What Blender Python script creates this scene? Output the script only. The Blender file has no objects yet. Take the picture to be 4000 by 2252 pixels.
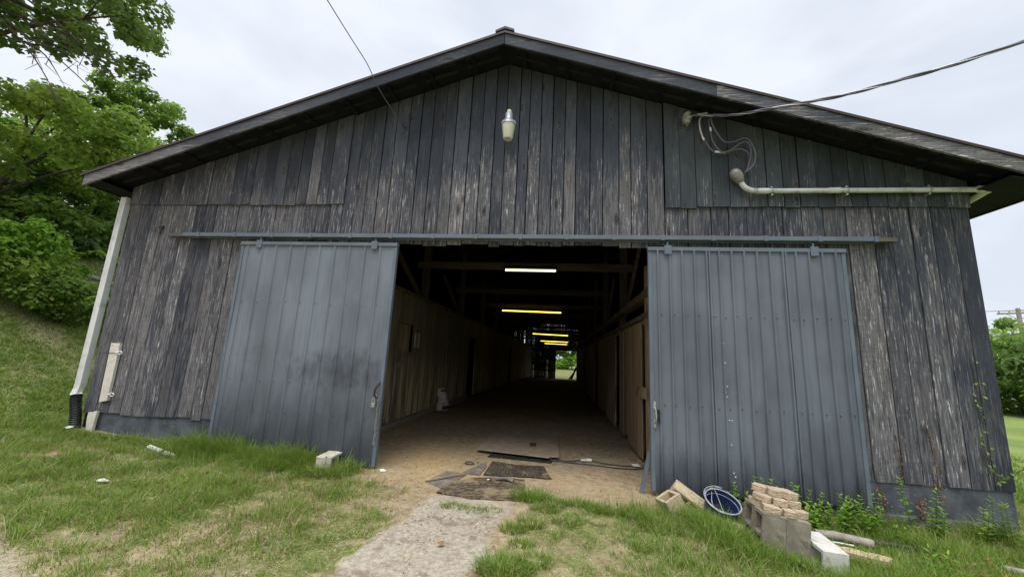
import bpy, bmesh, math, random
import numpy as np
from mathutils import Vector, Matrix
R = math.radians
SC = bpy.context.scene
COL = SC.collection

# ------------------------------------------------------------------ camera, sky, sun, exposure
cam_d = bpy.data.cameras.new("camera"); cam = bpy.data.objects.new("camera", cam_d); COL.objects.link(cam)
cam_d.sensor_width = 36.0
cam_d.lens = 36.0 * 960.1 / 2575.0
cam_d.clip_start = 0.05; cam_d.clip_end = 2000
right = Vector((0.99117223, 0.12374611, 0.04758694))
down = Vector((0.02466001, 0.18059148, -0.983249))
fwd = Vector((-0.13026704, 0.97574260, 0.17594567))
m = Matrix.Identity(4)
for i in range(3):
    m[i][0] = right[i]; m[i][1] = -down[i]; m[i][2] = -fwd[i]
m[0][3], m[1][3], m[2][3] = 0, -5, 1.5
cam.matrix_world = m
SC.camera = cam

SUN_EL, SUN_AZ = R(70), R(200)          # azimuth from +Y clockwise: sun high behind the camera
W = bpy.data.worlds.new("World"); SC.world = W; W.use_nodes = True
nt = W.node_tree; nt.nodes.clear()
def wn(t, **k):
    n = nt.nodes.new(t)
    for a, b in k.items(): setattr(n, a, b)
    return n
out = wn('ShaderNodeOutputWorld'); bg = wn('ShaderNodeBackground')
sky = wn('ShaderNodeTexSky', sky_type='NISHITA', sun_disc=False)
sky.sun_elevation = SUN_EL; sky.sun_rotation = SUN_AZ
sky.dust_density = 3
skm = wn('ShaderNodeMix', data_type='RGBA', blend_type='MIX')
tc = wn('ShaderNodeTexCoord'); mp = wn('ShaderNodeMapping'); mp.inputs['Scale'].default_value = (1.5, 1.5, 3.6)
mp.inputs['Rotation'].default_value = (0.25, 0.1, 0.4)
n1 = wn('ShaderNodeTexNoise'); n1.inputs['Scale'].default_value = 1.7; n1.inputs['Detail'].default_value = 7; n1.inputs['Roughness'].default_value = .52
n1.inputs['Distortion'].default_value = .35
rp = wn('ShaderNodeValToRGB')
rp.color_ramp.elements[0].position = .36; rp.color_ramp.elements[0].color = (4.1, 4.4, 4.95, 1)
rp.color_ramp.elements[1].position = .60; rp.color_ramp.elements[1].color = (4.95, 5.2, 5.6, 1)
sx = wn('ShaderNodeSeparateXYZ'); zr = wn('ShaderNodeMapRange')
zr.inputs['From Min'].default_value = .74; zr.inputs['From Max'].default_value = .93
zr.inputs['To Min'].default_value = 1.0; zr.inputs['To Max'].default_value = 3.1
vm = wn('ShaderNodeVectorMath', operation='SCALE')
L = nt.links.new
L(tc.outputs['Generated'], mp.inputs[0]); L(mp.outputs[0], n1.inputs['Vector']); L(n1.outputs['Fac'], rp.inputs[0])
L(tc.outputs['Generated'], sx.inputs[0]); L(sx.outputs['Z'], zr.inputs['Value'])
L(rp.outputs[0], vm.inputs[0]); L(zr.outputs[0], vm.inputs['Scale'])
skm.inputs['Factor'].default_value = .93
L(sky.outputs[0], skm.inputs['A']); L(vm.outputs[0], skm.inputs['B'])
L(skm.outputs['Result'], bg.inputs[0]); bg.inputs[1].default_value = .10
L(bg.outputs[0], out.inputs[0])

sd = bpy.data.lights.new("sun", 'SUN'); so = bpy.data.objects.new("sun", sd); COL.objects.link(so)
sd.energy = 1.5; sd.angle = R(45); sd.color = (1.0, .97, .93)
d = Vector((math.cos(SUN_EL) * math.sin(SUN_AZ), math.cos(SUN_EL) * math.cos(SUN_AZ), math.sin(SUN_EL)))
so.rotation_euler = d.to_track_quat('Z', 'Y').to_euler(); so.location = (0, -10, 30)
SC.view_settings.view_transform = 'Standard'; SC.view_settings.look = 'None'
SC.view_settings.exposure = 0.92; SC.view_settings.gamma = 1
SC.cycles.max_bounces = 8; SC.cycles.transparent_max_bounces = 8

# ------------------------------------------------------------------ numpy noise
def vnoise(x, y, seed=0):
    x = np.asarray(x, float); y = np.asarray(y, float)
    xi = np.floor(x).astype(np.int64); yi = np.floor(y).astype(np.int64)
    fx = x - xi; fy = y - yi; fx = fx*fx*(3-2*fx); fy = fy*fy*(3-2*fy)
    def h(a, b):
        n = (a*374761393 + b*668265263 + seed*1442695041) & 0x7fffffff
        n = ((n ^ (n >> 13)) * 1274126177) & 0x7fffffff
        return ((n ^ (n >> 16)) & 0xffff) / 65535.0
    return (h(xi, yi)*(1-fx)+h(xi+1, yi)*fx)*(1-fy) + (h(xi, yi+1)*(1-fx)+h(xi+1, yi+1)*fx)*fy
def fbm(x, y, seed=0, o=4):
    s = 0; a = .5; t = 0
    for i in range(o):
        s = s + a*vnoise(x*2**i, y*2**i, seed+i*17); t += a; a *= .55
    return s/t
def sstep(a, b, x):
    t = np.clip((np.asarray(x, float)-a)/(b-a), 0, 1); return t*t*(3-2*t)

# ------------------------------------------------------------------ terrain
def ground_z(x, y):
    x = np.asarray(x, float); y = np.asarray(y, float)
    s = -7.4-x; sp = (s+np.sqrt(s*s+.6))/2
    sp = np.minimum(sp, 5.6)
    z = .30*sp + .06*sp*sp
    z = z + .13*np.clip((-3-x)/4, 0, 1)
    z = z - .0195*np.clip(y-4, 0, 60) + .10*np.clip(y-42.5, 0, 12)
    z = z - .09*sstep(.9, 2.4, x)*sstep(-.1, -.8, y) - .06*sstep(1.3, 1.8, x)*sstep(-3.5, 0, y)*sstep(.6, -.1, y)
    return z
def gz(x, y): return float(ground_z(x, y))
PATH = [(-1.28, -.62), (-.45, -.80), (-.42, -1.0), (-.56, -1.37), (-.55, -2.12), (-.55, -5), (-1.75, -5), (-1.5, -2.3), (-1.42, -1.58), (-1.36, -1.12)]
def in_path(x, y):
    x = np.asarray(x, float)+ .13*(fbm(x*3.3, y*3.3, 5)-.5)*2; y = np.asarray(y, float)
    ins = np.zeros(x.shape, bool); n = len(PATH); j = n-1
    for i in range(n):
        xi, yi = PATH[i]; xj, yj = PATH[j]
        c = ((yi > y) != (yj > y)) & (x < (xj-xi)*(y-yi)/(yj-yi+1e-12)+xi)
        ins ^= c; j = i
    return ins
def gdens(x, y):
    """how much grass stands at x,y (0..1)"""
    n = fbm(x*1.1, y*1.1, 3); n2 = fbm(x*3.2, y*3.2, 9)
    n3 = fbm(x*9, y*9, 13); d = sstep(.38, .60, .42*n+.30*n2+.28*n3)
    left = sstep(-2.0, -3.4, x)
    d = d*.85+.15*left
    d = np.maximum(d, .48*left*sstep(.32, .52, n3)+.6*left*sstep(-6.0, -7.2, x))
    wall = sstep(-.75, -.25, y)*sstep(-2.25, -2.6, x); d = np.maximum(d, wall*sstep(-.05, -.3, -np.abs(y))*1.0)
    d = np.maximum(d, .95*sstep(-.95, -.3, y)*sstep(-2.5, -3.0, x))
    d = np.maximum(d, .65*sstep(.6, 1.3, x)*sstep(.3, -.4, y)*n2*1.8)
    d = np.maximum(d, sstep(2.0, 2.7, x)*.9)
    d = np.maximum(d, .9*np.exp(-((x+.30)**2+(y+.62)**2)/.045))       # big tuft by the mat
    d = np.maximum(d, .9*np.exp(-((x+.95)**2/.12+(y+.98)**2/.012)))
    d = np.maximum(d, .85*np.exp(-((x+.35)**2/.05+(y+2.0)**2/.10)))
    d = np.maximum(d, .8*np.exp(-((x+2.0)**2/.10+(y+.30)**2/.010)))
    d = np.maximum(d, (.25+.75*n3)*.9*sstep(-.42, -.2, x)*sstep(-.40, -.55, y)*sstep(1.6, 1.2, x))
    d = np.maximum(d, (.15+.75*n3)*.8*sstep(-1.5, -1.75, x)*sstep(-.45, -.6, y)*sstep(-3.3, -2.6, x))
    d = d*np.where(in_path(x, y), .03, 1)
    # dirt in front of and inside the opening
    front = -.42+.25*(fbm(x*2, y*0+3, 21)-.5)-.25*sstep(-1.6, -.9, x)*sstep(.2, -.3, x)
    thr = sstep(front-.12, front+.1, y)*sstep(-2.42, -2.25, x)*sstep(1.18, 1.05, x)
    d = d*(1-thr*.97)
    # bare soil patch mid left, bald strip up the hill
    d = d*(1-.75*np.exp(-((x+3.45)**2/.16+(y+.78)**2/.03)))
    d = d*(1-.9*sstep(-2.62, -2.85, y+.45*(x+3.3))*sstep(-2.9, -3.1, x))
    hb = np.exp(-((y-.16*(x+12)-1.2+.5*(fbm(x, y, 31)-.5))/.75)**2)*sstep(-8.4, -9.4, x)
    d = d*(1-.5*hb*sstep(.35, .6, fbm(x*1.2, y*2.5, 33)+.12))
    ins = (x > -6.95) & (x < 4.85) & (y > -.02) & (y < 40.05)
    d = np.where(ins, 0, d)
    d = np.where((y > .12) & (x > -3.3) & (x < 1.3) & (y < 42.5), 0, d)
    return np.clip(d, 0, 1)

# ------------------------------------------------------------------ mesh builder
class MB:
    def __init__(s): s.v = []; s.f = []; s.r = []; s.rnd = random.random()
    def add(s, vs, fs, rnd=None):
        o = len(s.v); s.v += [tuple(p) for p in vs]; s.f += [tuple(i+o for i in f) for f in fs]
        s.r += [s.rnd if rnd is None else rnd]*len(vs); return s
    def hexa(s, p, rnd=None):   # p: bottom 4 ccw, top 4 ccw
        return s.add(p, [(3, 2, 1, 0), (4, 5, 6, 7), (0, 1, 5, 4), (1, 2, 6, 5), (2, 3, 7, 6), (3, 0, 4, 7)], rnd)
    def box(s, x0, x1, y0, y1, z0, z1, rnd=None, M=None):
        p = [Vector(q) for q in ((x0,y0,z0),(x1,y0,z0),(x1,y1,z0),(x0,y1,z0),(x0,y0,z1),(x1,y0,z1),(x1,y1,z1),(x0,y1,z1))]
        if M is not None: p = [M @ q for q in p]
        return s.hexa(p, rnd)
    def bar(s, a, b, w, h, up=(0, 0, 1), rnd=None):   # rectangular bar from a to b
        a = Vector(a); b = Vector(b); d = (b-a).normalized(); u = Vector(up)
        sd = d.cross(u).normalized(); u = sd.cross(d).normalized()
        sd *= w/2; u *= h/2
        return s.hexa([a-sd-u, a+sd-u, b+sd-u, b-sd-u, a-sd+u, a+sd+u, b+sd+u, b-sd+u], rnd)
    def tube(s, pts, r, n=8, rnd=None, cap=True):
        pts = [Vector(p) for p in pts]; k = len(pts)
        rs = r if isinstance(r, (list, tuple)) else [r]*k
        vs = []; fs = []; prev = None
        for i, p in enumerate(pts):
            t = (pts[min(i+1, k-1)]-pts[max(i-1, 0)]).normalized()
            if prev is None: a = t.orthogonal().normalized()
            else: a = (prev - t*prev.dot(t)); a = a.normalized() if a.length > 1e-6 else t.orthogonal().normalized()
            prev = a; b = t.cross(a)
            for j in range(n):
                an = 2*math.pi*j/n; vs.append(p+(a*math.cos(an)+b*math.sin(an))*rs[i])
        for i in range(k-1):
            for j in range(n):
                fs.append((i*n+j, i*n+(j+1) % n, (i+1)*n+(j+1) % n, (i+1)*n+j))
        if cap:
            fs.append(tuple(reversed(range(n)))); fs.append(tuple((k-1)*n+j for j in range(n)))
        return s.add(vs, fs, rnd)
    def lathe(s, prof, n=20, M=None, rnd=None, closed=False, caps=True):  # prof: (r,z) list
        vs = []; fs = []; k = len(prof)
        for r_, z in prof:
            for j in range(n):
                an = 2*math.pi*j/n; q = Vector((r_*math.cos(an), r_*math.sin(an), z)); vs.append(M @ q if M is not None else q)
        for i in range(k-1 + (1 if closed else 0)):
            for j in range(n):
                i2 = (i+1) % k
                fs.append((i*n+j, i*n+(j+1) % n, i2*n+(j+1) % n, i2*n+j))
        if not closed and caps:
            if prof[0][0] > 1e-4: fs.append(tuple(reversed(range(n))))
            if prof[-1][0] > 1e-4: fs.append(tuple((k-1)*n+j for j in range(n)))
        return s.add(vs, fs, rnd)
    def prism(s, poly, z0, z1, M=None, rnd=None):
        n = len(poly)
        vs = [Vector((x, y, z0)) for x, y in poly]+[Vector((x, y, z1)) for x, y in poly]
        if M is not None: vs = [M @ q for q in vs]
        fs = [tuple(reversed(range(n))), tuple(range(n, 2*n))]+[(i, (i+1) % n, (i+1) % n+n, i+n) for i in range(n)]
        return s.add(vs, fs, rnd)
    def build(s, name, mat, parent=None, smooth=False, bevel=0, loc=None):
        me = bpy.data.meshes.new(name); me.from_pydata(s.v, [], s.f); me.update()
        a = me.attributes.new('rnd', 'FLOAT', 'POINT'); a.data.foreach_set('value', s.r)
        me.materials.append(mat)
        o = bpy.data.objects.new(name, me); COL.objects.link(o)
        if parent is not None: o.parent = parent
        if loc is not None: o.location = loc
        if smooth:
            me.polygons.foreach_set('use_smooth', [True]*len(me.polygons))
            if smooth == 'auto':
                me.set_sharp_from_angle(angle=R(40))
        if bevel:
            b = o.modifiers.new('bevel', 'BEVEL'); b.width = bevel; b.segments = 2; b.limit_method = 'ANGLE'
        return o
def npmesh(name, V, F4, rnd, mat, parent=None, extra=None, F3=None):
    """V (n,3), F4 (m,k) faces of k corners"""
    me = bpy.data.meshes.new(name); k = F4.shape[1]
    me.vertices.add(len(V)); me.vertices.foreach_set('co', V.astype(np.float32).ravel())
    me.loops.add(F4.size); me.loops.foreach_set('vertex_index', F4.astype(np.int32).ravel())
    me.polygons.add(len(F4)); me.polygons.foreach_set('loop_start', (np.arange(len(F4))*k).astype(np.int32))
    me.polygons.foreach_set('loop_total', np.full(len(F4), k, np.int32))
    me.update(calc_edges=True)
    a = me.attributes.new('rnd', 'FLOAT', 'POINT'); a.data.foreach_set('value', np.asarray(rnd, np.float32))
    for kk, vv in (extra or {}).items():
        a = me.attributes.new(kk, 'FLOAT', 'POINT'); a.data.foreach_set('value', np.asarray(vv, np.float32))
    me.materials.append(mat)
    o = bpy.data.objects.new(name, me); COL.objects.link(o)
    if parent is not None: o.parent = parent
    return o
def tag(o, label=None, cat=None, group=None, kind=None):
    if label: o['label'] = label
    if cat: o['category'] = cat
    if group: o['group'] = group
    if kind: o['kind'] = kind
    return o
def thing(name, label, cat, loc=(0, 0, 0), rot=None, group=None):
    o = bpy.data.objects.new(name, None); COL.objects.link(o); o.location = loc; o.empty_display_size = .2
    if rot is not None: o.rotation_euler = rot
    return tag(o, label, cat, group)

# ------------------------------------------------------------------ materials
class G:
    def __init__(s, name):
        s.m = bpy.data.materials.new(name); s.m.use_nodes = True; s.t = s.m.node_tree; s.t.nodes.clear()
        s.out = s.t.nodes.new('ShaderNodeOutputMaterial')
    def n(s, t, ins=None, **k):
        nd = s.t.nodes.new(t)
        for a, b in k.items(): setattr(nd, a, b)
        for a, b in (ins or {}).items():
            if isinstance(b, bpy.types.NodeSocket): s.t.links.new(b, nd.inputs[a])
            else: nd.inputs[a].default_value = b
        return nd
    def co(s): return s.n('ShaderNodeTexCoord').outputs['Object']
    def at(s, a='rnd'): return s.n('ShaderNodeAttribute', attribute_name=a).outputs['Fac']
    def math(s, op, a, b=0.0, c=None, clamp=False):
        d = {0: a, 1: b}
        if c is not None: d[2] = c
        return s.n('ShaderNodeMath', d, operation=op, use_clamp=clamp).outputs[0]
    def vec(s, v, sc=(1, 1, 1), loc=(0, 0, 0)): return s.n('ShaderNodeMapping', {0: v, 'Scale': sc, 'Location': loc}).outputs[0]
    def vadd(s, a, b): return s.n('ShaderNodeVectorMath', {0: a, 1: b}, operation='ADD').outputs[0]
    def rndoff(s, v, r, k=(13.1, 7.7, 31.3)):
        c = s.n('ShaderNodeCombineXYZ', {0: s.math('MULTIPLY', r, k[0]), 1: s.math('MULTIPLY', r, k[1]), 2: s.math('MULTIPLY', r, k[2])}).outputs[0]
        return s.vadd(v, c)
    def noise(s, v, sc, det=4, ro=.55, dist=0): return s.n('ShaderNodeTexNoise', {'Vector': v, 'Scale': sc, 'Detail': det, 'Roughness': ro, 'Distortion': dist}).outputs['Fac']
    def ramp(s, f, stops, interp='LINEAR'):
        nd = s.n('ShaderNodeValToRGB', {0: f}); cr = nd.color_ramp; cr.interpolation = interp
        while len(cr.elements) < len(stops): cr.elements.new(.5)
        for e, (p, c) in zip(cr.elements, stops):
            e.position = p; e.color = (*c, 1) if len(c) == 3 else c
        return nd.outputs[0]
    def rng(s, f, a, b, c=0., d=1., smooth=True):
        return s.n('ShaderNodeMapRange', {'Value': f, 'From Min': a, 'From Max': b, 'To Min': c, 'To Max': d}, interpolation_type='SMOOTHSTEP' if smooth else 'LINEAR').outputs[0]
    def mix(s, f, a, b, bt='MIX'):
        nd = s.n('ShaderNodeMix', data_type='RGBA', blend_type=bt)
        for k, v in (('Factor', f), ('A', a), ('B', b)):
            if isinstance(v, bpy.types.NodeSocket): s.t.links.new(v, nd.inputs[k])
            elif k == 'Factor': nd.inputs[k].default_value = v
            else: nd.inputs[k].default_value = (*v, 1)
        return nd.outputs['Result']
    def bump(s, h, st=.3, dist=.01): return s.n('ShaderNodeBump', {'Height': h, 'Strength': st, 'Distance': dist}).outputs[0]
    def bsdf(s, col, rough=.7, spec=.3, metal=0., bump=None, **k):
        d = {'Base Color': col if isinstance(col, bpy.types.NodeSocket) else (*col, 1), 'Roughness': rough, 'Specular IOR Level': spec, 'Metallic': metal}
        if bump is not None: d['Normal'] = bump
        d.update(k); b = s.n('ShaderNodeBsdfPrincipled', d)
        s.t.links.new(b.outputs[0], s.out.inputs[0]); return s.m

def mat_siding(name, paint=(.060, .067, .086), peel=0.0, axis=2):
    """weathered painted rough-sawn boards; grain runs along 'axis'"""
    g = G(name); r = g.at(); p = g.rndoff(g.co(), r)
    S = [1, 1, 1]
    def st(a, b):
        q = [a, a, a]; q[axis] = b; return tuple(q)
    grain = g.noise(g.vec(p, st(70, 2.2)), 1, 5, .6, .6)
    band = g.noise(g.vec(p, st(16, .7)), 1, 4, .6, 1.2)
    low = g.noise(g.vec(p, st(2.2, .8)), 1, 3, .5)
    flake = g.noise(g.vec(p, st(58, 4.2)), 1, 6, .66, .4)
    flake2 = g.noise(g.vec(p, st(140, 12)), 1, 4, .65, .3)
    saw = g.noise(g.vec(p, st(5, 150)), 1, 2, .5)
    # large weathering map in absolute wall space (boards weather together)
    gl = g.noise(g.co(), .55, 3, .55)
    zc = g.n('ShaderNodeSeparateXYZ', {0: g.co()}).outputs['Z']
    wood = g.mix(g.rng(grain, .3, .7), (.066, .066, .072), (.200, .196, .203))
    wood = g.mix(g.rng(band, .45, .7, 0, .7), wood, (.105, .100, .103))
    wood = g.mix(g.rng(g.noise(g.vec(p, st(3, 1.2)), 1, 3), .5, .72, 0, .5), wood, (.105, .094, .088))
    pc = g.mix(g.rng(low, .3, .7), tuple(c*.72 for c in paint), tuple(c*1.25 for c in paint))
    pc = g.mix(g.rng(grain, .35, .75, 0, .35), pc, (.10, .105, .115))
    # how worn: random per board + map + lower = more
    k = g.math('ADD', g.math('MULTIPLY', g.math('SUBTRACT', r, .5), .12), g.math('MULTIPLY', g.math('SUBTRACT', gl, .5), .4))
    k = g.math('ADD', k, g.math('MULTIPLY', g.math('SUBTRACT', low, .5), .45))
    k = g.math('ADD', k, g.math('ADD', g.rng(zc, 4.9, 3.4, -.16, .06), peel))
    e = g.math('ADD', g.math('MULTIPLY', band, .2), g.math('MULTIPLY', flake, .8))
    worn = g.rng(g.math('ADD', e, k), .47, .56)
    col = g.mix(worn, pc, wood)
    # pale flaked fibres
    fk = g.rng(g.math('ADD', g.math('MULTIPLY', flake, .7), g.math('MULTIPLY', flake2, .3)), .565, .60)
    fk = g.math('MULTIPLY', fk, g.math('MULTIPLY', g.rng(k, -.14, .12, .10, .85), g.rng(g.math('FRACT', g.math('MULTIPLY', r, 3.77)), .1, .9, .25, 1.25)))
    col = g.mix(fk, col, (.52, .495, .485))
    # saw marks where paint stays in the grooves
    col = g.mix(g.math('MULTIPLY', g.rng(saw, .56, .66, 0, .45), g.rng(r, .3, .8)), col, (.05, .05, .055))
    # knots
    vv = list(st(4.6, 1.35)); vo = g.n('ShaderNodeTexVoronoi', {'Vector': g.vec(p, tuple(vv)), 'Scale': 1.0, 'Randomness': 1.0})
    kd = vo.outputs['Distance']
    col = g.mix(g.rng(kd, .15, .08, 0, .9), col, (.022, .018, .017))
    ring = g.math('MULTIPLY', g.rng(kd, .34, .12), g.rng(g.math('SINE', g.math('MULTIPLY', kd, 95)), -.2, .7, 0, .45))
    col = g.mix(ring, col, (.16, .145, .135))
    # nail rust and checks (splits) that run with the grain
    chk = g.noise(g.vec(p, st(75, 1.1), (3, 5, 9)), 1, 2, .5)
    col = g.mix(g.rng(chk, .70, .73, 0, .85), col, (.02, .02, .022))
    vr = g.n('ShaderNodeTexVoronoi', {'Vector': g.vec(p, st(9, .8), (7, 1, 3)), 'Scale': 1.0}).outputs['Distance']
    col = g.mix(g.rng(vr, .10, .03, 0, .6), col, (.09, .05, .035))
    hsh = g.math('FRACT', g.math('MULTIPLY', r, 7.31))
    col = g.mix(1.0, col, g.ramp(hsh, [(0, (.72, .73, .77)), (.5, (.98, .98, 1.0)), (1, (1.28, 1.25, 1.24))]), 'MULTIPLY')
    # black run-off streaks and dark rough mottling
    mot = g.noise(g.vec(p, st(26, 4.5)), 1, 5, .7)
    col = g.mix(g.rng(mot, .53, .66, 0, .65), col, (.035, .037, .045))
    h = g.math('ADD', g.math('MULTIPLY', grain, .6), g.math('ADD', g.math('MULTIPLY', saw, .3), g.math('MULTIPLY', worn, -.4)))
    return g.bsdf(col, .85, .18, bump=g.bump(h, .55, .006))
def mat_wood(name, a, b, rough=.85, axis=2, stain=None):
    g = G(name); r = g.at(); p = g.rndoff(g.co(), r)
    q = [50, 50, 50]; q[axis] = 2.0
    gr = g.noise(g.vec(p, tuple(q)), 1, 5, .6, .5); q = [7, 7, 7]; q[axis] = .6
    b2 = g.noise(g.vec(p, tuple(q)), 1, 3, .55)
    c = g.mix(g.rng(gr, .3, .7), a, b)
    c = g.mix(g.rng(b2, .42, .66, 0, .55), c, tuple(x*.45 for x in a))
    c = g.mix(g.math('MULTIPLY', r, .6), c, tuple(x*.38 for x in b))
    if stain:
        z = g.n('ShaderNodeSeparateXYZ', {0: g.co()}).outputs['Z']
        s_ = g.noise(g.vec(p, (7, 7, .8)), 1, 5, .65)
        c = g.mix(g.math('MULTIPLY', g.rng(s_, .40, .6), g.rng(z, 1.7, .5, .0, .85)), c, stain)
    return g.bsdf(c, rough, .2, bump=g.bump(gr, .4, .004))
def mat_plain(name, col, rough=.6, spec=.3, metal=0., var=.25, sc=6., dirt=None, dirt_amt=.4, bump=.15, fine=60):
    g = G(name); p = g.co()
    n_ = g.noise(p, sc, 5, .6); f = g.noise(p, fine, 3, .6)
    c = g.mix(g.rng(n_, .3, .7), tuple(x*(1-var) for x in col), tuple(min(1, x*(1+var)) for x in col))
    if dirt: c = g.mix(g.rng(g.noise(p, sc*1.7, 6, .65), .52, .68, 0, dirt_amt), c, dirt)
    return g.bsdf(c, rough, spec, metal, bump=g.bump(f, bump, .003))
def mat_metalpaint(name, base, left=False):
    g = G(name); p = g.co(); z = g.n('ShaderNodeSeparateXYZ', {0: p}).outputs['Z']; x = g.n('ShaderNodeSeparateXYZ', {0: p}).outputs['X']
    lo = g.noise(g.vec(p, (1.6, 1, .8)), 1, 4, .55); st = g.noise(g.vec(p, (26, 1, .9)), 1, 4, .6)
    c = g.mix(g.rng(lo, .3, .7), tuple(v*.80 for v in base), tuple(v*1.18 for v in base))
    c = g.mix(g.rng(st, .48, .72, 0, .30), c, tuple(v*.5 for v in base))
    drip = g.noise(g.vec(p, (55, 1, 2.2)), 1, 5, .65)
    # darker towards the bottom (irregular upper edge)
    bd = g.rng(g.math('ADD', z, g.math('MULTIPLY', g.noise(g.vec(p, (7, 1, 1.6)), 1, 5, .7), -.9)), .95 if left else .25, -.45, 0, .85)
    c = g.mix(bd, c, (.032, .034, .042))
    if left:
        ex = g.math('POWER', g.math('DIVIDE', g.math('SUBTRACT', x, -2.95), .62), 2); ez = g.math('POWER', g.math('DIVIDE', g.math('SUBTRACT', z, 1.22), .24), 2)
        el = g.math('ADD', ex, ez)
        rub = g.math('ADD', el, g.math('MULTIPLY', g.math('SUBTRACT', g.noise(g.vec(p, (9, 1, 4)), 1, 6, .7), .5), 5.5))
        c = g.mix(g.rng(rub, 2.2, -1.0, 0, .68), c, (.03, .031, .038))
        e2 = g.math('ADD', g.math('POWER', g.math('DIVIDE', g.math('SUBTRACT', x, -4.25), .35), 2), g.math('POWER', g.math('DIVIDE', g.math('SUBTRACT', z, 1.4), .25), 2))
        r2 = g.math('ADD', e2, g.math('MULTIPLY', g.math('SUBTRACT', g.noise(g.vec(p, (14, 1, 9)), 1, 5, .75), .5), 4.5))
        c = g.mix(g.rng(r2, 1.0, -1.5, 0, .4), c, (.045, .048, .058))
    # worn vertical marks, few white scuffs and rust
    c = g.mix(g.math('MULTIPLY', g.rng(drip, .60, .70, 0, .55), g.rng(g.noise(g.vec(p, (2, 1, 2)), 1, 2), .45, .6)), c, (.05, .05, .06))
    sc = g.noise(g.vec(p, (48, 1, 12)), 1, 3, .5)
    c = g.mix(g.rng(sc, .755, .775, 0, .8), c, (.42, .44, .46))
    rs = g.noise(g.vec(p, (24, 1, 3.0), (5, 0, 2)), 1, 4, .6)
    c = g.mix(g.rng(rs, .68, .76, 0, .6), c, (.15, .065, .035))
    ro = g.rng(lo, .3, .7, .42, .58)
    bn = g.math('ADD', g.math('MULTIPLY', g.noise(g.vec(p, (2.2, 1, 1.1)), 1, 2), 1.0), g.math('MULTIPLY', st, .10))
    return g.bsdf(c, ro, .35, bump=g.bump(bn, .7, .03))
def mat_leaf(name, cols, tr=.35, rough=.55):
    """cols: 3 colours dark/mid/light picked by the leaf's own random number"""
    g = G(name); r = g.at()
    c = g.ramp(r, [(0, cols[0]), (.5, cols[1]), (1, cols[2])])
    d = g.n('ShaderNodeBsdfPrincipled', {'Base Color': c, 'Roughness': rough, 'Specular IOR Level': .25})
    t = g.n('ShaderNodeBsdfTranslucent', {'Color': g.mix(.5, c, (.25, .35, .03))})
    mx = g.n('ShaderNodeMixShader', {0: tr, 1: d.outputs[0], 2: t.outputs[0]})
    g.t.links.new(mx.outputs[0], g.out.inputs[0]); return g.m
def mat_emit(name, col, st):
    g = G(name); e = g.n('ShaderNodeEmission', {'Color': (*col, 1), 'Strength': st}); g.t.links.new(e.outputs[0], g.out.inputs[0]); return g.m

def mat_ground():
    g = G('ground_soil'); p = g.co(); gr = g.at('grass'); sand = g.at('sand'); pa = g.at('bare')
    n1 = g.noise(p, 1.3, 5, .6); n2 = g.noise(p, 9, 6, .65); n3 = g.noise(p, 60, 4, .7); n4 = g.noise(p, 26, 5, .7)
    soil = g.mix(g.rng(n2, .3, .7), (.23, .175, .11), (.44, .345, .225))
    soil = g.mix(g.rng(n1, .4, .65, 0, .5), soil, (.23, .18, .13))
    soil = g.mix(g.math('MULTIPLY', sand, g.rng(n2, .25, .6, .5, 1)), soil, (.46, .33, .16))
    straw = g.noise(g.vec(p, (40, 9, 10)), 1, 4, .7, 2.5)
    soil = g.mix(g.rng(straw, .57, .66, 0, .6), soil, (.40, .30, .165))
    pth = g.mix(g.rng(n4, .35, .65), (.29, .25, .195), (.42, .375, .30))
    pth = g.mix(g.rng(g.noise(p, 5, 6, .72), .5, .66, 0, .75), pth, (.17, .13, .095))
    soil = g.mix(pa, soil, pth)
    moss = g.mix(g.rng(n2, .35, .65), (.085, .115, .030), (.19, .20, .075))
    moss = g.mix(g.rng(n4, .48, .66, 0, .8), moss, (.33, .27, .15))
    c = g.mix(g.rng(g.math('ADD', gr, g.math('MULTIPLY', g.math('SUBTRACT', n2, .5), .5)), .25, .75), soil, moss)
    sp_ = g.n('ShaderNodeSeparateXYZ', {0: p}); xx = sp_.outputs['X']; yy = sp_.outputs['Y']
    depth_shade = g.math('MULTIPLY', g.rng(g.math('ADD', yy, g.math('MULTIPLY', n1, 3)), 4.5, 11, 0, .8), g.math('LESS_THAN', yy, 39.5))  # shade deepening along the aisle, painted into the barn floor colour
    depth_shade = g.math('MULTIPLY', depth_shade, g.math('MULTIPLY', g.math('GREATER_THAN', xx, -6.9), g.math('LESS_THAN', xx, 4.8)))
    c = g.mix(depth_shade, c, (.075, .055, .038))
    c = g.mix(g.math('MULTIPLY', g.rng(xx, 5.2, 6.5, 0, .85), g.rng(n2, .3, .7, .6, 1)), c, g.mix(g.rng(g.noise(p, .35, 4, .6), .35, .65), (.10, .17, .035), (.20, .26, .06)))
    c = g.mix(g.rng(n3, .60, .72, 0, .55), c, (.08, .06, .045))
    peb = g.n('ShaderNodeTexVoronoi', {'Vector': p, 'Scale': 34.0}); pr = g.n('ShaderNodeSeparateColor', {0: peb.outputs['Color']}).outputs[0]
    c = g.mix(g.math('MULTIPLY', g.rng(peb.outputs['Distance'], .30, .2), g.rng(pr, .84, .88)), c, (.46, .42, .36))
    h = g.math('ADD', g.math('MULTIPLY', n2, .8), g.math('MULTIPLY', n3, .25))
    return g.bsdf(c, .95, .1, bump=g.bump(h, .7, .02))

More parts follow.
